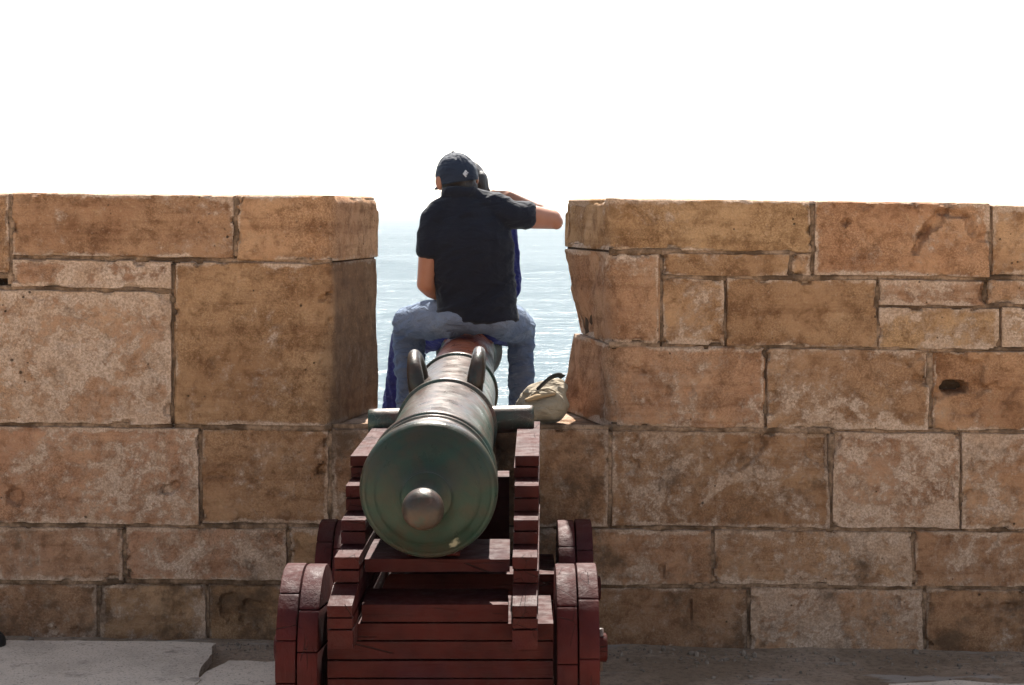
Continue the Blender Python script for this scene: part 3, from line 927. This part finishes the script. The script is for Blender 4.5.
cheek(X(511.5, 4.95), X(538.5, 4.95), X(517, 6.47), X(540.5, 6.47)).build('cheek', WY, gun, sharp=35)
# axle beds
def planks(spec, mat, name):
    mb = MB()
    for i, (x0, x1, y0, y1, z0, z1) in enumerate(spec):
        hexblock(mb, boxc(x0, x1, y0, y1, z0, z1), res=.014, rad=.003, wear=.7, rough=.003, fine=.001, seed=100 + i + int(y0 * 10))
    return mb.build(name, mat, gun, sharp=35)
xi0, xi1 = X(351, 4.95) + .006, X(511.5, 4.95) - .004
ax0, ax1 = -.532, .1205
sp = [(ax0, ax1, 5.078, 5.46, .3605, .412), (ax0, ax1, 5.080, 5.46, .3045, .3593), (ax0, ax1, 5.077, 5.46, .2505, .3033), (ax0, ax1, 5.08, 5.46, .194, .2493), (ax0, ax1, 5.08, 5.46, .14, .1928)]
rear_axle = planks(sp, WX, 'axle_bed')
planks([(xi0 + .004, xi1 - .004, 5.079, 5.30, .4132, .467)], WX, 'transom')
front_axle = planks([(ax0 + .01, ax1 + .03, 6.02, 6.38, .17, .265), (ax0 + .01, ax1 + .03, 6.02, 6.38, .268, .362)], WX, 'axle_bed')
# cross piece (stool bed) under the breech with its wedge
planks([(X(362, 5.2), X(510.5, 5.2), 5.205, 5.53, .532, .574)], WX, 'stool_bed')
qb = MB()
cq = {}
for i, x in ((0, -.31), (1, -.15)):
    cq[(i, 0, 0)] = (x, 5.22, .576); cq[(i, 1, 0)] = (x, 5.60, .576)
    cq[(i, 0, 1)] = (x, 5.22, .592); cq[(i, 1, 1)] = (x, 5.60, .606)
hexblock(qb, cq, res=.02, rad=.005, rough=.002, seed=4)
qb.build('quoin', WY, gun)
planks([(xi0 + .03, xi1 - .002, 6.25, 6.40, .42, .66)], WX, 'transom')

# truck wheels: two plies of planks each
def disc_slice(bm, cx0, cx1, cy, cz, r, lo, hi, rot):
    """a plank of the wheel disc: the part of the circle between two parallel cuts"""
    pts = []
    n = 120
    lo_, hi_ = max(lo, -r + 1e-4), min(hi, r - 1e-4)
    a0, a1 = math.asin(lo_ / r), math.asin(hi_ / r)
    m = max(4, int((a1 - a0) / math.pi * n))
    for k in range(m + 1):
        a = a0 + (a1 - a0) * k / m
        pts.append((r * math.cos(a), r * math.sin(a)))
    for k in range(m + 1):
        a = a1 - (a1 - a0) * k / m
        pts.append((-r * math.cos(a), r * math.sin(a)))
    cr, sr = math.cos(rot), math.sin(rot)
    res = []
    for p, q in pts:
        yy, zz = p * cr - q * sr, p * sr + q * cr
        if not res or (abs(res[-1][0] - yy) + abs(res[-1][1] - zz)) > 1e-5: res.append((yy, zz))
    if abs(res[0][0] - res[-1][0]) + abs(res[0][1] - res[-1][1]) < 1e-5: res.pop()
    vs0 = [bm.verts.new((cx0, cy + a, cz + b)) for a, b in res]
    vs1 = [bm.verts.new((cx1, cy + a, cz + b)) for a, b in res]
    fs = [bm.faces.new(vs0), bm.faces.new(list(reversed(vs1)))]
    k = len(res)
    for i in range(k):
        fs.append(bm.faces.new((vs0[i], vs1[i], vs1[(i + 1) % k], vs0[(i + 1) % k])))
    bmesh.ops.recalc_face_normals(bm, faces=fs)
    return fs
def wheel(x_out, x_in, cy, r, seed):
    rnd = random.Random(seed)
    sgn = 1 if x_in > x_out else -1
    w = abs(x_in - x_out)
    bm = bmesh.new()
    for ply in (0, 1):
        a = x_out + sgn * (w * .5 * ply + (.0022 if ply else 0)); b = x_out + sgn * (w * .5 * (ply + 1) - (0 if ply else .0022))
        rr = r - (.002 if ply else 0)
        rot = (R(4) if ply == 0 else R(-7)) + rnd.uniform(-.1, .1) + (R(90) if ply == (seed % 2) else 0) * 0
        cuts = [-rr] + [rr * q + rnd.uniform(-.02, .02) for q in ((-.45, .08, .62) if ply else (-.6, -.12, .40, .80))] + [rr]
        for c0, c1 in zip(cuts[:-1], cuts[1:]):
            disc_slice(bm, min(a, b), max(a, b), cy, r, rr, c0 + .0012, c1 - .0012, rot)
    bmesh.ops.bevel(bm, geom=[e for e in bm.edges if e.calc_face_angle(0) > .6], offset=.0035, segments=2, affect='EDGES', profile=.55)
    me = bpy.data.meshes.new('wheel'); bm.to_mesh(me); bm.free()
    for p in me.polygons: p.use_smooth = True
    me.set_sharp_from_angle(angle=R(50))
    wz = link('wheel', me, WZ, gun)
    hb = MB()
    lathe(hb, [(-.034, .001), (-.034, .036), (-.030, .043), (.0, .045), (.02, .045)], 28, Vector((x_out, cy, r + .018)), Vector((sgn, 0, 0)), Vector((0, sgn, 0)), Vector((0, 0, 1)), wob=.002)
    hb.build('axle_end', WX, wz)
    pb = MB()
    tube(pb, [Vector((x_out - sgn * .014, cy - .012, r - .05)), Vector((x_out - sgn * .014, cy - .012, r + .078))], [.008, .009], 10)
    pb.build('linchpin', METAL, wz)
    return wz
wheel(X(275, 5.12), X(314, 5.04), 5.30, .2685, 1)
wheel(X(600, 5.12), X(558, 5.04), 5.30, .2685, 2)
wheel(X(316, 6.1), X(350, 6.1), 6.19, .2575, 3)
wheel(X(593, 6.1), X(558.5, 6.1), 6.19, .2575, 4)

# ------------------------------------------------------------------ organic helper
_ib = bmesh.new(); bmesh.ops.create_icosphere(_ib, subdivisions=3, radius=1)
IV = np.array([v.co[:] for v in _ib.verts]); IF = [[v.index for v in f.verts] for f in _ib.faces]; _ib.free()
class Blob:
    def __init__(self): self.mb = MB()
    def ell(self, c, r, rot=None):
        V = IV * np.array(r if not np.isscalar(r) else (r, r, r))
        if rot is not None: V = V @ np.array(rot.to_matrix() if hasattr(rot, 'to_matrix') else rot).T
        self.mb.add(V + np.array(c[:]), IF)
        return self
    def chain(self, keys, n=7, rot=None):
        """keys: (point, radius or (rx,ry,rz)); ellipsoids swept between them"""
        for (p, r), (q, s_) in zip(keys[:-1], keys[1:]):
            p, q = Vector(p), Vector(q)
            r = np.array([r] * 3 if np.isscalar(r) else r, float); s_ = np.array([s_] * 3 if np.isscalar(s_) else s_, float)
            for k in range(n + 1):
                t = k / n
                self.ell(p.lerp(q, t), tuple(r * (1 - t) + s_ * t), rot)
        return self
    def build(self, name, mat, parent, voxel=.008, smooth=6, disp=None):
        me0 = self.mb.mesh('tmp')
        ob = bpy.data.objects.new('tmp', me0); col.objects.link(ob)
        m = ob.modifiers.new('r', 'REMESH'); m.mode = 'VOXEL'; m.voxel_size = voxel
        if smooth:
            s_ = ob.modifiers.new('s', 'SMOOTH'); s_.factor = .5; s_.iterations = smooth
        dg = bpy.context.evaluated_depsgraph_get()
        me = bpy.data.meshes.new_from_object(ob.evaluated_get(dg))
        bpy.data.objects.remove(ob); bpy.data.meshes.remove(me0)
        me.name = name
        if disp is not None:
            n = len(me.vertices)
            V = np.empty(n * 3); me.vertices.foreach_get('co', V); V = V.reshape(-1, 3)
            N = np.empty(n * 3); me.vertex_normals.foreach_get('vector', N); N = N.reshape(-1, 3)
            V = V + N * disp(V, N)[:, None]
            me.vertices.foreach_set('co', V.ravel()); me.update()
        me.polygons.foreach_set('use_smooth', [True] * len(me.polygons))
        me.materials.clear()
        return link(name, me, mat, parent)

def folds(scale, amp, stretch=(1, 1, 2.2), seed=0, rot=0.4):
    M = np.array(Euler((0.15, rot, 0)).to_matrix())
    def f(V, N):
        Q = V @ M.T * np.array(stretch) * scale
        w = (fbm(Q * .5, 2, seed + 40) - .5) * 3.0
        n = fbm(Q + w[:, None], 2, seed)
        ridge = 1 - np.abs(2 * n - 1)
        return amp * (ridge ** 2 - .5)
    return f

def hand(bl, wrist, direction, palm_normal, side, curl=.5, s=1.0):
    """palm and five separate bent digits; side = +1 puts the thumb on +lateral"""
    d = Vector(direction).normalized(); n = Vector(palm_normal); n = (n - d * n.dot(d)).normalized()
    lat = d.cross(n).normalized() * side
    for a in np.linspace(-.030, .030, 5):
        bl.chain([(wrist + lat * a * .7 * s + d * .012, .015 * s), (wrist + lat * a * s + d * .085 * s, .0125 * s)], 6)
    for k, (a, ln) in enumerate(((.031, .070), (.0105, .080), (-.0105, .074), (-.031, .056))):
        p = wrist + lat * a * s + d * .088 * s
        dd = d.copy(); r = .0092
        ch = [(p, r * s)]
        for j, fr in enumerate((.45, .32, .23)):
            dd = (dd + n * curl * (.35 + .2 * j)).normalized()
            p = p + dd * ln * fr * s; r -= .0010
            ch.append((p, r * s))
        bl.chain(ch, 4)
    p = wrist + lat * .026 * s + d * .022 * s
    q = p + (lat * .75 + d * .65 + n * .25).normalized() * .042 * s
    t = q + (lat * .25 + d * .9 + n * .45).normalized() * .032 * s
    u = t + (d * .9 + n * .55).normalized() * .024 * s
    bl.chain([(p, .014 * s), (q, .0112 * s), (t, .010 * s), (u, .0085 * s)], 5)

# ------------------------------------------------------------------ the man
man = empty('person', at(474, 330, 7.76))
tag(man, 'man in black shirt, dark cap and blue jeans sitting on the cannon barrel', 'person')
HM = at(456.5, 178.5, 7.80)
HR = Euler((0, 0, R(24))).to_matrix() @ Euler((R(-7), 0, 0)).to_matrix() @ Euler((0, R(-8), 0)).to_matrix()
def hp(x, y, z, C=HM, Rm=HR): return C + Rm @ Vector((x, y, z))
b = Blob()
def head(b, C, Rm, s=1.0):
    h = lambda x, y, z: C + Rm @ Vector((x * s, y * s, z * s))
    b.ell(h(0, -.005, .022), (.075 * s, .095 * s, .078 * s), Rm)
    b.ell(h(0, .022, -.030), (.060 * s, .068 * s, .080 * s), Rm)
    b.ell(h(0, .050, -.080), (.034 * s, .034 * s, .026 * s), Rm)     # chin
    b.chain([(h(0, .086, .012), .009 * s), (h(0, .106, -.026), .0135 * s)], 5)  # nose
    for sx in (-1, 1):
        b.ell(h(sx * .013, .094, -.028), (.009 * s, .011 * s, .008 * s), Rm)
        b.ell(h(sx * .031, .078, .008), (.013 * s, .012 * s, .009 * s), Rm)    # eye
        b.ell(h(sx * .032, .082, .024), (.018 * s, .010 * s, .006 * s), Rm)    # brow
        b.ell(h(sx * .040, .062, -.022), (.020 * s, .020 * s, .018 * s), Rm)   # cheek
        e = Rm @ Euler((0, 0, R(-22 * sx))).to_matrix()
        b.ell(h(sx * .089, -.010, -.008), (.010 * s, .020 * s, .032 * s), e)   # ear
        b.ell(h(sx * .084, -.002, -.032), (.007 * s, .010 * s, .012 * s), e)
    b.ell(h(0, .086, -.050), (.024 * s, .010 * s, .006 * s), Rm)               # lips
    b.ell(h(0, .084, -.060), (.021 * s, .010 * s, .007 * s), Rm)
head(b, HM, HR)
NB = at(461, 206, 7.745)
b.chain([(hp(0, -.030, -.035), (.058, .058, .05)), (NB, (.066, .062, .05))], 8)
SHL, SHR = at(433, 221, 7.755), at(510, 214, 7.75)
b.chain([(NB, .06), (at(470, 250, 7.78), (.13, .085, .1)), (at(477, 300, 7.80), (.13, .085, .08))], 8)
ELR = at(552, 219.5, 7.90); WRR = at(512, 196.5, 8.02)
b.chain([(SHR, .050), (SHR.lerp(ELR, .55), .052), (ELR, .043)], 10)
b.ell(ELR + Vector((.018, -.010, -.012)), (.031, .033, .033))
b.chain([(ELR, .043), (ELR.lerp(WRR, .30), .048), (WRR, .0275)], 10)
b.chain([(NB, .045), (SHR, .05)], 6); b.chain([(NB, .045), (SHL, .05)], 6)
hand(b, WRR, at(484, 197, 8.05) - WRR, Vector((0, .75, -.65)), 1, .5)
ELL = at(425.5, 284, 7.745); WRL = at(446, 298, 7.965)
b.chain([(SHL, .050), (SHL.lerp(ELL, .55), .0455), (ELL, .0385)], 10)
b.chain([(ELL, .0385), (ELL.lerp(WRL, .3), .043), (WRL, .0275)], 10)
hand(b, WRL, at(464, 290, 8.06) - WRL, Vector((.6, .5, .2)), -1, .35)
b.build('body', SKIN, man, .0062, 4)

# hair below the cap
hb = Blob()
hb.ell(hp(0, -.012, .004), (.080, .093, .082), HR)
hb.chain([(hp(0, -.060, -.040), (.062, .036, .03)), (hp(0, -.048, -.085), (.054, .034, .022))], 5)
def cut_front(o, C, Rm, yv, zv, below=None):
    bm = bmesh.new(); bm.from_mesh(o.data)
    inv = Rm.transposed()
    kill = []
    for v in bm.verts:
        q = inv @ (v.co - C)
        if q.y > yv or q.z > zv or (below is not None and q.z < below): kill.append(v)
    bmesh.ops.delete(bm, geom=kill, context='VERTS')
    bm.to_mesh(o.data); bm.free()
ho = hb.build('hair', HAIR, man, .006, 3, folds(60, .002, (1, 1, 1), 3))
cut_front(ho, HM, HR, .020, .06)

# shirt
sh = Blob()
tor = [(at(470, 222, 7.755), (.158, .092, .055)), (at(471, 240, 7.755), (.186, .108, .06)), (at(472, 262, 7.765), (.185, .112, .06)),
       (at(475, 290, 7.775), (.178, .110, .05)), (at(477.5, 309, 7.775), (.178, .124, .04)), (at(478.5, 318.5, 7.775), (.177, .131, .024))]
sh.chain(tor, 7)
sh.chain([(at(463, 199, 7.75), (.075, .070, .03)), (at(469, 214, 7.755), (.138, .090, .05))], 7)
sh.chain([(at(459, 202, 7.75), .050), (at(442, 212, 7.755), .060), (SHL, .058)], 6)
sh.chain([(at(472, 200, 7.75), .052), (at(496, 206, 7.75), .060), (SHR, .062)], 6)
sh.chain([(SHL, .058), (SHL.lerp(ELL, .30), .062), (SHL.lerp(ELL, .50), (.058, .058, .035))], 7)
d_ = SHR.lerp(ELR, .42)
sh.chain([(SHR, .062), (SHR.lerp(ELR, .3), .062), (d_ + Vector((.012, 0, .012)), (.026, .052, .050)), (d_ + Vector((-.012, 0, -.012)), (.026, .052, .050))], 7)
# collar
for k in range(28):
    t = 2 * math.pi * k / 28
    sh.ell(at(461.5, 192.5, 7.752) + Vector((.073 * math.cos(t), .070 * math.sin(t), .008 * math.sin(t) * -1 - .010 * math.cos(t) * 0)), (.013, .013, .021))
def shirtdisp(V, N):
    f1 = folds(7.5, .010, (1, 1, 2.6), 5, .55)(V, N)
    f2 = folds(17, .0028, (1, 1, 1.8), 9, -.5)(V, N)
    low = np.clip((1.34 - V[:, 2]) / .2, 0, 1)
    return f1 * (.8 + .6 * low) + f2 * (.5 + .6 * low)
shirt = sh.build('shirt', SHIRT, man, .0062, 5, shirtdisp)

# jeans
jn = Blob()
HL, HRr = at(454, 317.5, 7.80), at(498, 317.5, 7.80)
KL, KRt = at(408.5, 322, 8.06), at(520, 327, 8.02)
AL, AR = at(411, 424, 8.10), at(523, 424, 8.10)
jn.chain([(at(462, 317.5, 7.775), (.115, .115, .070)), (at(492, 318, 7.775), (.112, .115, .070))], 8)
jn.chain([(at(478, 311, 7.775), (.158, .114, .05)), (at(478, 318, 7.775), (.165, .120, .058))], 4)
jn.chain([(HL, .086), (HL.lerp(KL, .55), .090), (KL, .072)], 12)
jn.chain([(HRr, .084), (HRr.lerp(KRt, .55), .086), (KRt, .070)], 12)
jn.chain([(KL, .072), (KL.lerp(AL, .35), .069), (AL, .060)], 12)
jn.chain([(KRt, .066), (KRt.lerp(AR, .35), .060), (AR, .055)], 12)
def jdisp(V, N): return np.clip((1.125 - V[:, 2]) / .06, .0, 1) * (folds(7, .013, (.7, .7, 2.6), 21, .5)(V, N) + folds(16, .005, (.6, .6, 2.4), 31, -.5)(V, N))
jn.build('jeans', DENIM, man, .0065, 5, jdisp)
for A in (AL, AR):
    s_ = Blob()
    s_.chain([(A + Vector((0, -.015, -.062)), (.038, .045, .035)), (A + Vector((0, .08, -.080)), (.042, .05, .026)), (A + Vector((0, .165, -.084)), (.036, .035, .02))], 7)
    s_.chain([(A + Vector((0, -.01, 0)), (.04, .042, .03)), (A + Vector((0, -.01, -.06)), (.038, .045, .03))], 5)
    s_.build('shoe', SHOE, man, .007, 3)

# cap
CR = (.0880, .1085, .1060)
CC = hp(0, -.006, .006)
def cap_surface(th, ph, off=0.0):
    q = Vector(((CR[0] + off) * math.cos(th) * math.cos(ph), (CR[1] + off) * math.sin(th) * math.cos(ph), (CR[2] + off) * math.sin(ph)))
    return CC + HR @ q
mb = MB(); V = []; f = []
NS, NR = 96, 26
for j in range(NR + 1):
    for i in range(NS):
        th = 2 * math.pi * i / NS
        lo = R(-14) + R(3) * math.sin(th)
        ph = lo + (R(89.5) - lo) * j / NR
        seam = min(abs(((th - R(30)) / (math.pi / 3)) % 1.0 - .5) * 2, 1.0)      # panel seams at 0 modulo
        off = -.0018 * max(0, 1 - (1 - seam) / .08) * min(1, (90 - math.degrees(ph)) / 20)
        q = np.array([[math.cos(th) * 3, math.sin(th) * 3, ph * 3.2]])
        off += .010 * (fbm(q * 1.1, 2, 77)[0] - .5)
        V.append(cap_surface(th, ph, off)[:])
for j in range(NR):
    for i in range(NS):
        i2 = (i + 1) % NS
        f.append((j * NS + i, j * NS + i2, (j + 1) * NS + i2, (j + 1) * NS + i))
f.append(tuple(range(NR * NS, NR * NS + NS)))
mb.add(np.array(V), f)
cap = mb.build('cap', CAPM, man)
so = cap.modifiers.new('thick', 'SOLIDIFY'); so.thickness = .003; so.offset = -1
mb = MB()
tube(mb, [cap_surface(0, R(88)) , cap_surface(0, R(88)) + HR @ Vector((0, 0, .006))], [.009, .006], 12)
mb.build('button', CAPM, cap)
# brim
mb = MB(); V = []; f = []
nb, nr = 24, 8
for side_ in (0, 1):
    for j in range(nr + 1):
        for i in range(nb + 1):
            t = R(22) + (math.pi - R(44)) * i / nb
            e_ = j / nr
            u = math.sin(math.pi * i / nb) ** .6
            rx = CR[0] * .97 * math.cos(t); ry = CR[1] * .97 * math.sin(t) + .075 * e_ * u
            z = -.018 - .010 * e_ * u - .012 * (math.cos(t) ** 2) * (0.4 + .6 * e_) + (.0025 if side_ == 0 else -.0005)
            V.append((CC + HR @ Vector((rx * (1 + .03 * e_), ry, z)))[:])
K = (nr + 1) * (nb + 1)
idx = lambda s_, j, i: s_ * K + j * (nb + 1) + i
for j in range(nr):
    for i in range(nb):
        f.append((idx(0, j, i), idx(0, j, i + 1), idx(0, j + 1, i + 1), idx(0, j + 1, i))[::-1])
        f.append((idx(1, j, i), idx(1, j, i + 1), idx(1, j + 1, i + 1), idx(1, j + 1, i)))
for i in range(nb):
    f.append((idx(0, nr, i), idx(0, nr, i + 1), idx(1, nr, i + 1), idx(1, nr, i)))
    f.append((idx(0, 0, i), idx(0, 0, i + 1), idx(1, 0, i + 1), idx(1, 0, i))[::-1])
for j in range(nr):
    f.append((idx(0, j, 0), idx(0, j + 1, 0), idx(1, j + 1, 0), idx(1, j, 0)))
    f.append((idx(0, j, nb), idx(0, j + 1, nb), idx(1, j + 1, nb), idx(1, j, nb))[::-1])
mb.add(np.array(V), f)
mb.build('brim', CAPM, cap)
# small white diamond emblem, back right of the cap
inv = HR.transposed()
tgt = at(464.8, 174.0, 7.70)
ld = inv @ (tgt - CC)
ld = Vector((ld.x / CR[0], ld.y / CR[1], ld.z / CR[2])).normalized()
base = CC + HR @ Vector((ld.x * CR[0], ld.y * CR[1], ld.z * CR[2]))
nn = (HR @ Vector((ld.x / CR[0], ld.y / CR[1], ld.z / CR[2]))).normalized()
rt = nn.cross(Vector((0, 0, 1))).normalized(); rt = -rt if rt.x < 0 else rt
up = nn.cross(rt); up = -up if up.z < 0 else up
def patch(pts, lift, th):
    P0 = [base + nn * lift + rt * a + up * b_ for a, b_ in pts]
    P1 = [p - nn * th for p in P0]
    n = len(pts)
    m_ = MB()
    m_.add(np.array([p[:] for p in P0 + P1]), [tuple(range(n)), tuple(reversed(range(n, 2 * n)))] + [(i, i + n, (i + 1) % n + n, (i + 1) % n) for i in range(n)])
    return m_
em = patch([(0, .016), (.012, .004), (.001, -.015), (-.012, -.001)], .008, .012).build('emblem', WHITE, cap, False)
for (a, b_) in ((.0045, .0055), (.0065, -.0015), (.002, -.0075)):
    patch([(a - .003, b_ + .001), (a + .004, b_ + .003), (a + .0045, b_ + .0005), (a - .0025, b_ - .0015)], .0092, .004).build('stitched_mark', CAPM, em, False)

# ------------------------------------------------------------------ the woman (mostly hidden by him)
wom = empty('person', at(472, 330, 8.25))
tag(wom, 'dark haired woman in blue, mostly hidden in front of the man', 'person')
WH = at(463.5, 187, 8.11)
WR = Euler((0, 0, R(150))).to_matrix() @ Euler((R(-8), 0, 0)).to_matrix()
b = Blob()
head(b, WH, WR, .93)
WN = at(467, 213, 8.17)
b.chain([(WH + WR @ Vector((0, -.02, -.06)), .05), (WN, .052)], 6)
b.chain([(WN, .05), (at(468, 250, 8.21), (.11, .08, .09)), (at(472, 300, 8.25), (.11, .085, .08))], 8)
WSR, WSL = at(506, 231, 8.18), at(437, 231, 8.20)
WER, WEL = at(510.5, 288, 8.14), at(440, 286, 8.16)
WWR, WWL = at(492, 300, 7.97), at(452, 272, 7.97)
for S, E_, W_, sd, dr in ((WSR, WER, WWR, 1, at(482, 296, 7.92)), (WSL, WEL, WWL, -1, at(464, 266, 7.91))):
    b.chain([(S, .043), (E_, .034), (W_, .024)], 9)
    hand(b, W_, dr - W_, Vector((0, -.8, .2)), sd, .3, .88)
for px0, px1, px2 in ((455, 409, 398), (490, 522, 524)):
    b.chain([(at(px0, 326, 8.28), .075), (at(px1, 338, 8.56), .052), (at(px2, 420, 8.56), .045), (at(px2, 448, 8.56), .035), (at(px2, 455, 8.60), .032), (at(px2, 460, 8.70), .024)], 9)
b.build('body', SKIN, wom, .0065, 4)
hr = Blob()
hr.ell(WH + WR @ Vector((0, -.012, .026)), (.092, .106, .096), WR)
for sx in (-1, 1):
    hr.chain([(WH + WR @ Vector((sx * .070, -.030, .02)), (.036, .055, .05)), (WH + WR @ Vector((sx * .082, -.030, -.06)), (.030, .052, .06)), (WH + WR @ Vector((sx * .068, -.055, -.13)), (.024, .04, .05))], 7)
hr.chain([(WH + WR @ Vector((0, -.075, 0)), (.075, .04, .06)), (WH + WR @ Vector((0, -.078, -.15)), (.07, .035, .06))], 7)
hr.chain([(at(446, 184, 8.02), .030), (at(443.5, 192, 8.0), .016)], 5)
hr.chain([(at(486, 189, 8.08), .014), (at(491.5, 195.5, 8.07), .007), (at(493.5, 199, 8.06), .004)], 5)
ho = hr.build('hair', HAIR, wom, .006, 3, folds(40, .004, (1, 1, .3), 15))
cut_front(ho, WH, WR, .062, 1.0)
dr = Blob()
dr.chain([(at(468, 226, 8.18), (.150, .085, .045)), (at(468, 245, 8.20), (.150, .098, .05)), (at(470, 280, 8.23), (.135, .09, .05)), (at(472, 312, 8.26), (.165, .115, .06))], 7)
dr.chain([(WSR, .054), (WER, .050), (WER.lerp(WWR, .4), .044)], 8)
dr.chain([(WSL, .054), (WEL, .046), (WEL.lerp(WWL, .4), .042)], 8)
dr.chain([(at(455, 324, 8.28), .10), (at(408, 340, 8.54), .080), (at(399.5, 405, 8.55), (.080, .075, .05)), (at(398.5, 428, 8.55), (.083, .078, .03))], 10)
dr.chain([(at(490, 324, 8.28), .09), (at(522, 338, 8.54), .046), (at(524, 405, 8.55), (.046, .06, .05)), (at(524, 428, 8.55), (.046, .06, .03))], 10)
dr.build('dress', BLUE, wom, .0075, 5, folds(10, .011, (1.8, 1.8, .5), 51, .1))

# ------------------------------------------------------------------ the bag on the sill
BY = 6.67
sz = at(560, 428, D).z
bag = empty('canvas_bag', (at(542, 420, BY).x, BY, sz))
tag(bag, 'slumped beige canvas bag with a black strap on the sill against the right hand stonework', 'bag')
bb = Blob()
pxm = BY / F
c0 = at(541, 404, BY); zb = sz + .002
bb.chain([(Vector((at(528, 0, BY).x, BY - .01, zb + .055)), (.046, .085, .052)), (Vector((at(543, 0, BY).x, BY, zb + .066)), (.062, .095, .064)), (Vector((at(556, 0, BY).x, BY + .01, zb + .070)), (.05, .09, .068))], 7)
bb.chain([(Vector((at(536, 0, BY).x, BY, zb + .10)), (.05, .07, .04)), (Vector((at(557, 0, BY).x, BY + .02, zb + .120)), (.040, .06, .036))], 6)
bb.chain([(Vector((at(523, 0, BY).x, BY + .01, zb + .045)), (.03, .06, .04)), (Vector((at(527, 0, BY).x, BY + .02, zb + .085)), (.03, .05, .035))], 4)
bag_o = bb.build('bag_body', CANVAS, bag, .006, 4, lambda V, N: folds(8, .020, (1, 1, 1.5), 61, .3)(V, N) + folds(26, .0035, (1, 1, 1), 66, -.3)(V, N))
def flatten(o, z):
    for v in o.data.vertices:
        if v.co.z < z: v.co.z = z + (v.co.z - z) * .04
flatten(bag_o, zb)
def ribbon(mb, pts, w, th, wd):
    """flat strap through pts, wd = width direction"""
    wd = Vector(wd).normalized(); V = []; f = []
    pts = [Vector(p) for p in pts]
    n = len(pts)
    for i, p in enumerate(pts):
        t = (pts[min(i + 1, n - 1)] - pts[max(i - 1, 0)]).normalized()
        a = (wd - t * wd.dot(t)).normalized(); c = t.cross(a)
        for (x, y) in ((-1, -1), (1, -1), (1, 1), (-1, 1)): V.append((p + a * w / 2 * x + c * th / 2 * y)[:])
    for i in range(n - 1):
        for k in range(4):
            k2 = (k + 1) % 4
            f.append((i * 4 + k, i * 4 + k2, i * 4 + 4 + k2, i * 4 + 4 + k))
    f.append((3, 2, 1, 0)); f.append(tuple(range(4 * n - 4, 4 * n)))
    mb.add(np.array(V), f)
mb = MB()
def smoothpath(P, n=10):
    out = []
    for i in range(len(P) - 1):
        p0, p1, p2, p3 = P[max(i - 1, 0)], P[i], P[i + 1], P[min(i + 2, len(P) - 1)]
        for k in range(n):
            t = k / n
            out.append(0.5 * ((2 * p1) + (p2 - p0) * t + (2 * p0 - 5 * p1 + 4 * p2 - p3) * t * t + (3 * p1 - p0 - 3 * p2 + p3) * t ** 3))
    out.append(P[-1]); return out
ribbon(mb, smoothpath([at(537, 390, BY - .055), at(543, 384, BY - .05), at(550, 378, BY - .045), at(558, 375, BY - .04), at(563, 377, BY - .03)]), .024, .006, (0.1, -.75, .65))
mb.build('strap', BLACKC, bag)
mb = Blob()
mb.chain([(at(528, 400, BY - .088), (.014, .014, .008)), (at(538, 396.5, BY - .085), (.018, .016, .010)), (at(552, 394, BY - .076), (.016, .016, .007))], 6)
mb.build('pocket_flap', TAN, bag, .004, 3)
mb = MB()
ribbon(mb, smoothpath([at(524, 409, BY - .09), at(528, 399, BY - .085), at(536, 392, BY - .07), at(548, 389, BY - .06), at(556, 392, BY - .06)]), .006, .004, (0, -.3, 1))
mb.build('seam', CANVAS, bag)

# ------------------------------------------------------------------ iron ball at the left edge
ib = Blob()
bc = at(-6.5, 642, 6.30)
ib.ell(bc, .044)
o = ib.build('iron_ball', IRON, None, .004, 2)
tag(o, 'small black iron ball on the pale paving at the foot of the wall', 'ball')

# ------------------------------------------------------------------ haze
hz = MB()
x0, x1, y0, y1, z0, z1 = -9500, 9500, -40, 15500, -10, 2.4
hz.add([(x0, y0, z0), (x1, y0, z0), (x1, y1, z0), (x0, y1, z0), (x0, y0, z1), (x1, y0, z1), (x1, y1, z1), (x0, y1, z1)],
       [(3, 2, 1, 0), (4, 5, 6, 7), (0, 1, 5, 4), (1, 2, 6, 5), (2, 3, 7, 6), (3, 0, 4, 7)])
hm = bpy.data.materials.new('haze'); hm.use_nodes = True
t = hm.node_tree; t.nodes.clear()
ou = t.nodes.new('ShaderNodeOutputMaterial'); vo = t.nodes.new('ShaderNodeVolumePrincipled')
vo.inputs['Color'].default_value = (.93, .97, 1, 1); vo.inputs['Density'].default_value = .00019
vo.inputs['Anisotropy'].default_value = 0.3
t.links.new(vo.outputs[0], ou.inputs['Volume'])
ho = hz.build('haze', hm, None, False)
tag(ho, kind='stuff')

# ------------------------------------------------------------------ light
EL, AZ = R(49), R(2)
w = bpy.data.worlds.new('World'); scene.world = w; w.use_nodes = True
nt = w.node_tree; bg = nt.nodes['Background']
sky = nt.nodes.new('ShaderNodeTexSky'); sky.sky_type = 'NISHITA'; sky.sun_disc = False
sky.sun_elevation = EL; sky.sun_rotation = AZ
sky.altitude = 10; sky.air_density = 1.0; sky.dust_density = 0.8; sky.ozone_density = 1.0
hs = nt.nodes.new('ShaderNodeHueSaturation'); hs.inputs['Saturation'].default_value = .5
nt.links.new(sky.outputs[0], hs.inputs['Color']); nt.links.new(hs.outputs[0], bg.inputs[0]); bg.inputs[1].default_value = .075
sd = Vector((math.sin(AZ) * math.cos(EL), math.cos(AZ) * math.cos(EL), math.sin(EL)))
sl = bpy.data.lights.new('sun', 'SUN'); sl.energy = 5.0; sl.angle = R(.6); sl.color = (1, .95, .87)
so_ = bpy.data.objects.new('sun', sl); col.objects.link(so_)
so_.rotation_euler = (-sd).to_track_quat('-Z', 'Y').to_euler(); so_.location = (0, 20, 30)

scene.view_settings.view_transform = 'Standard'
scene.view_settings.look = 'None'
scene.view_settings.exposure = 1.72
scene.view_settings.gamma = 1
scene.cycles.max_bounces = 6
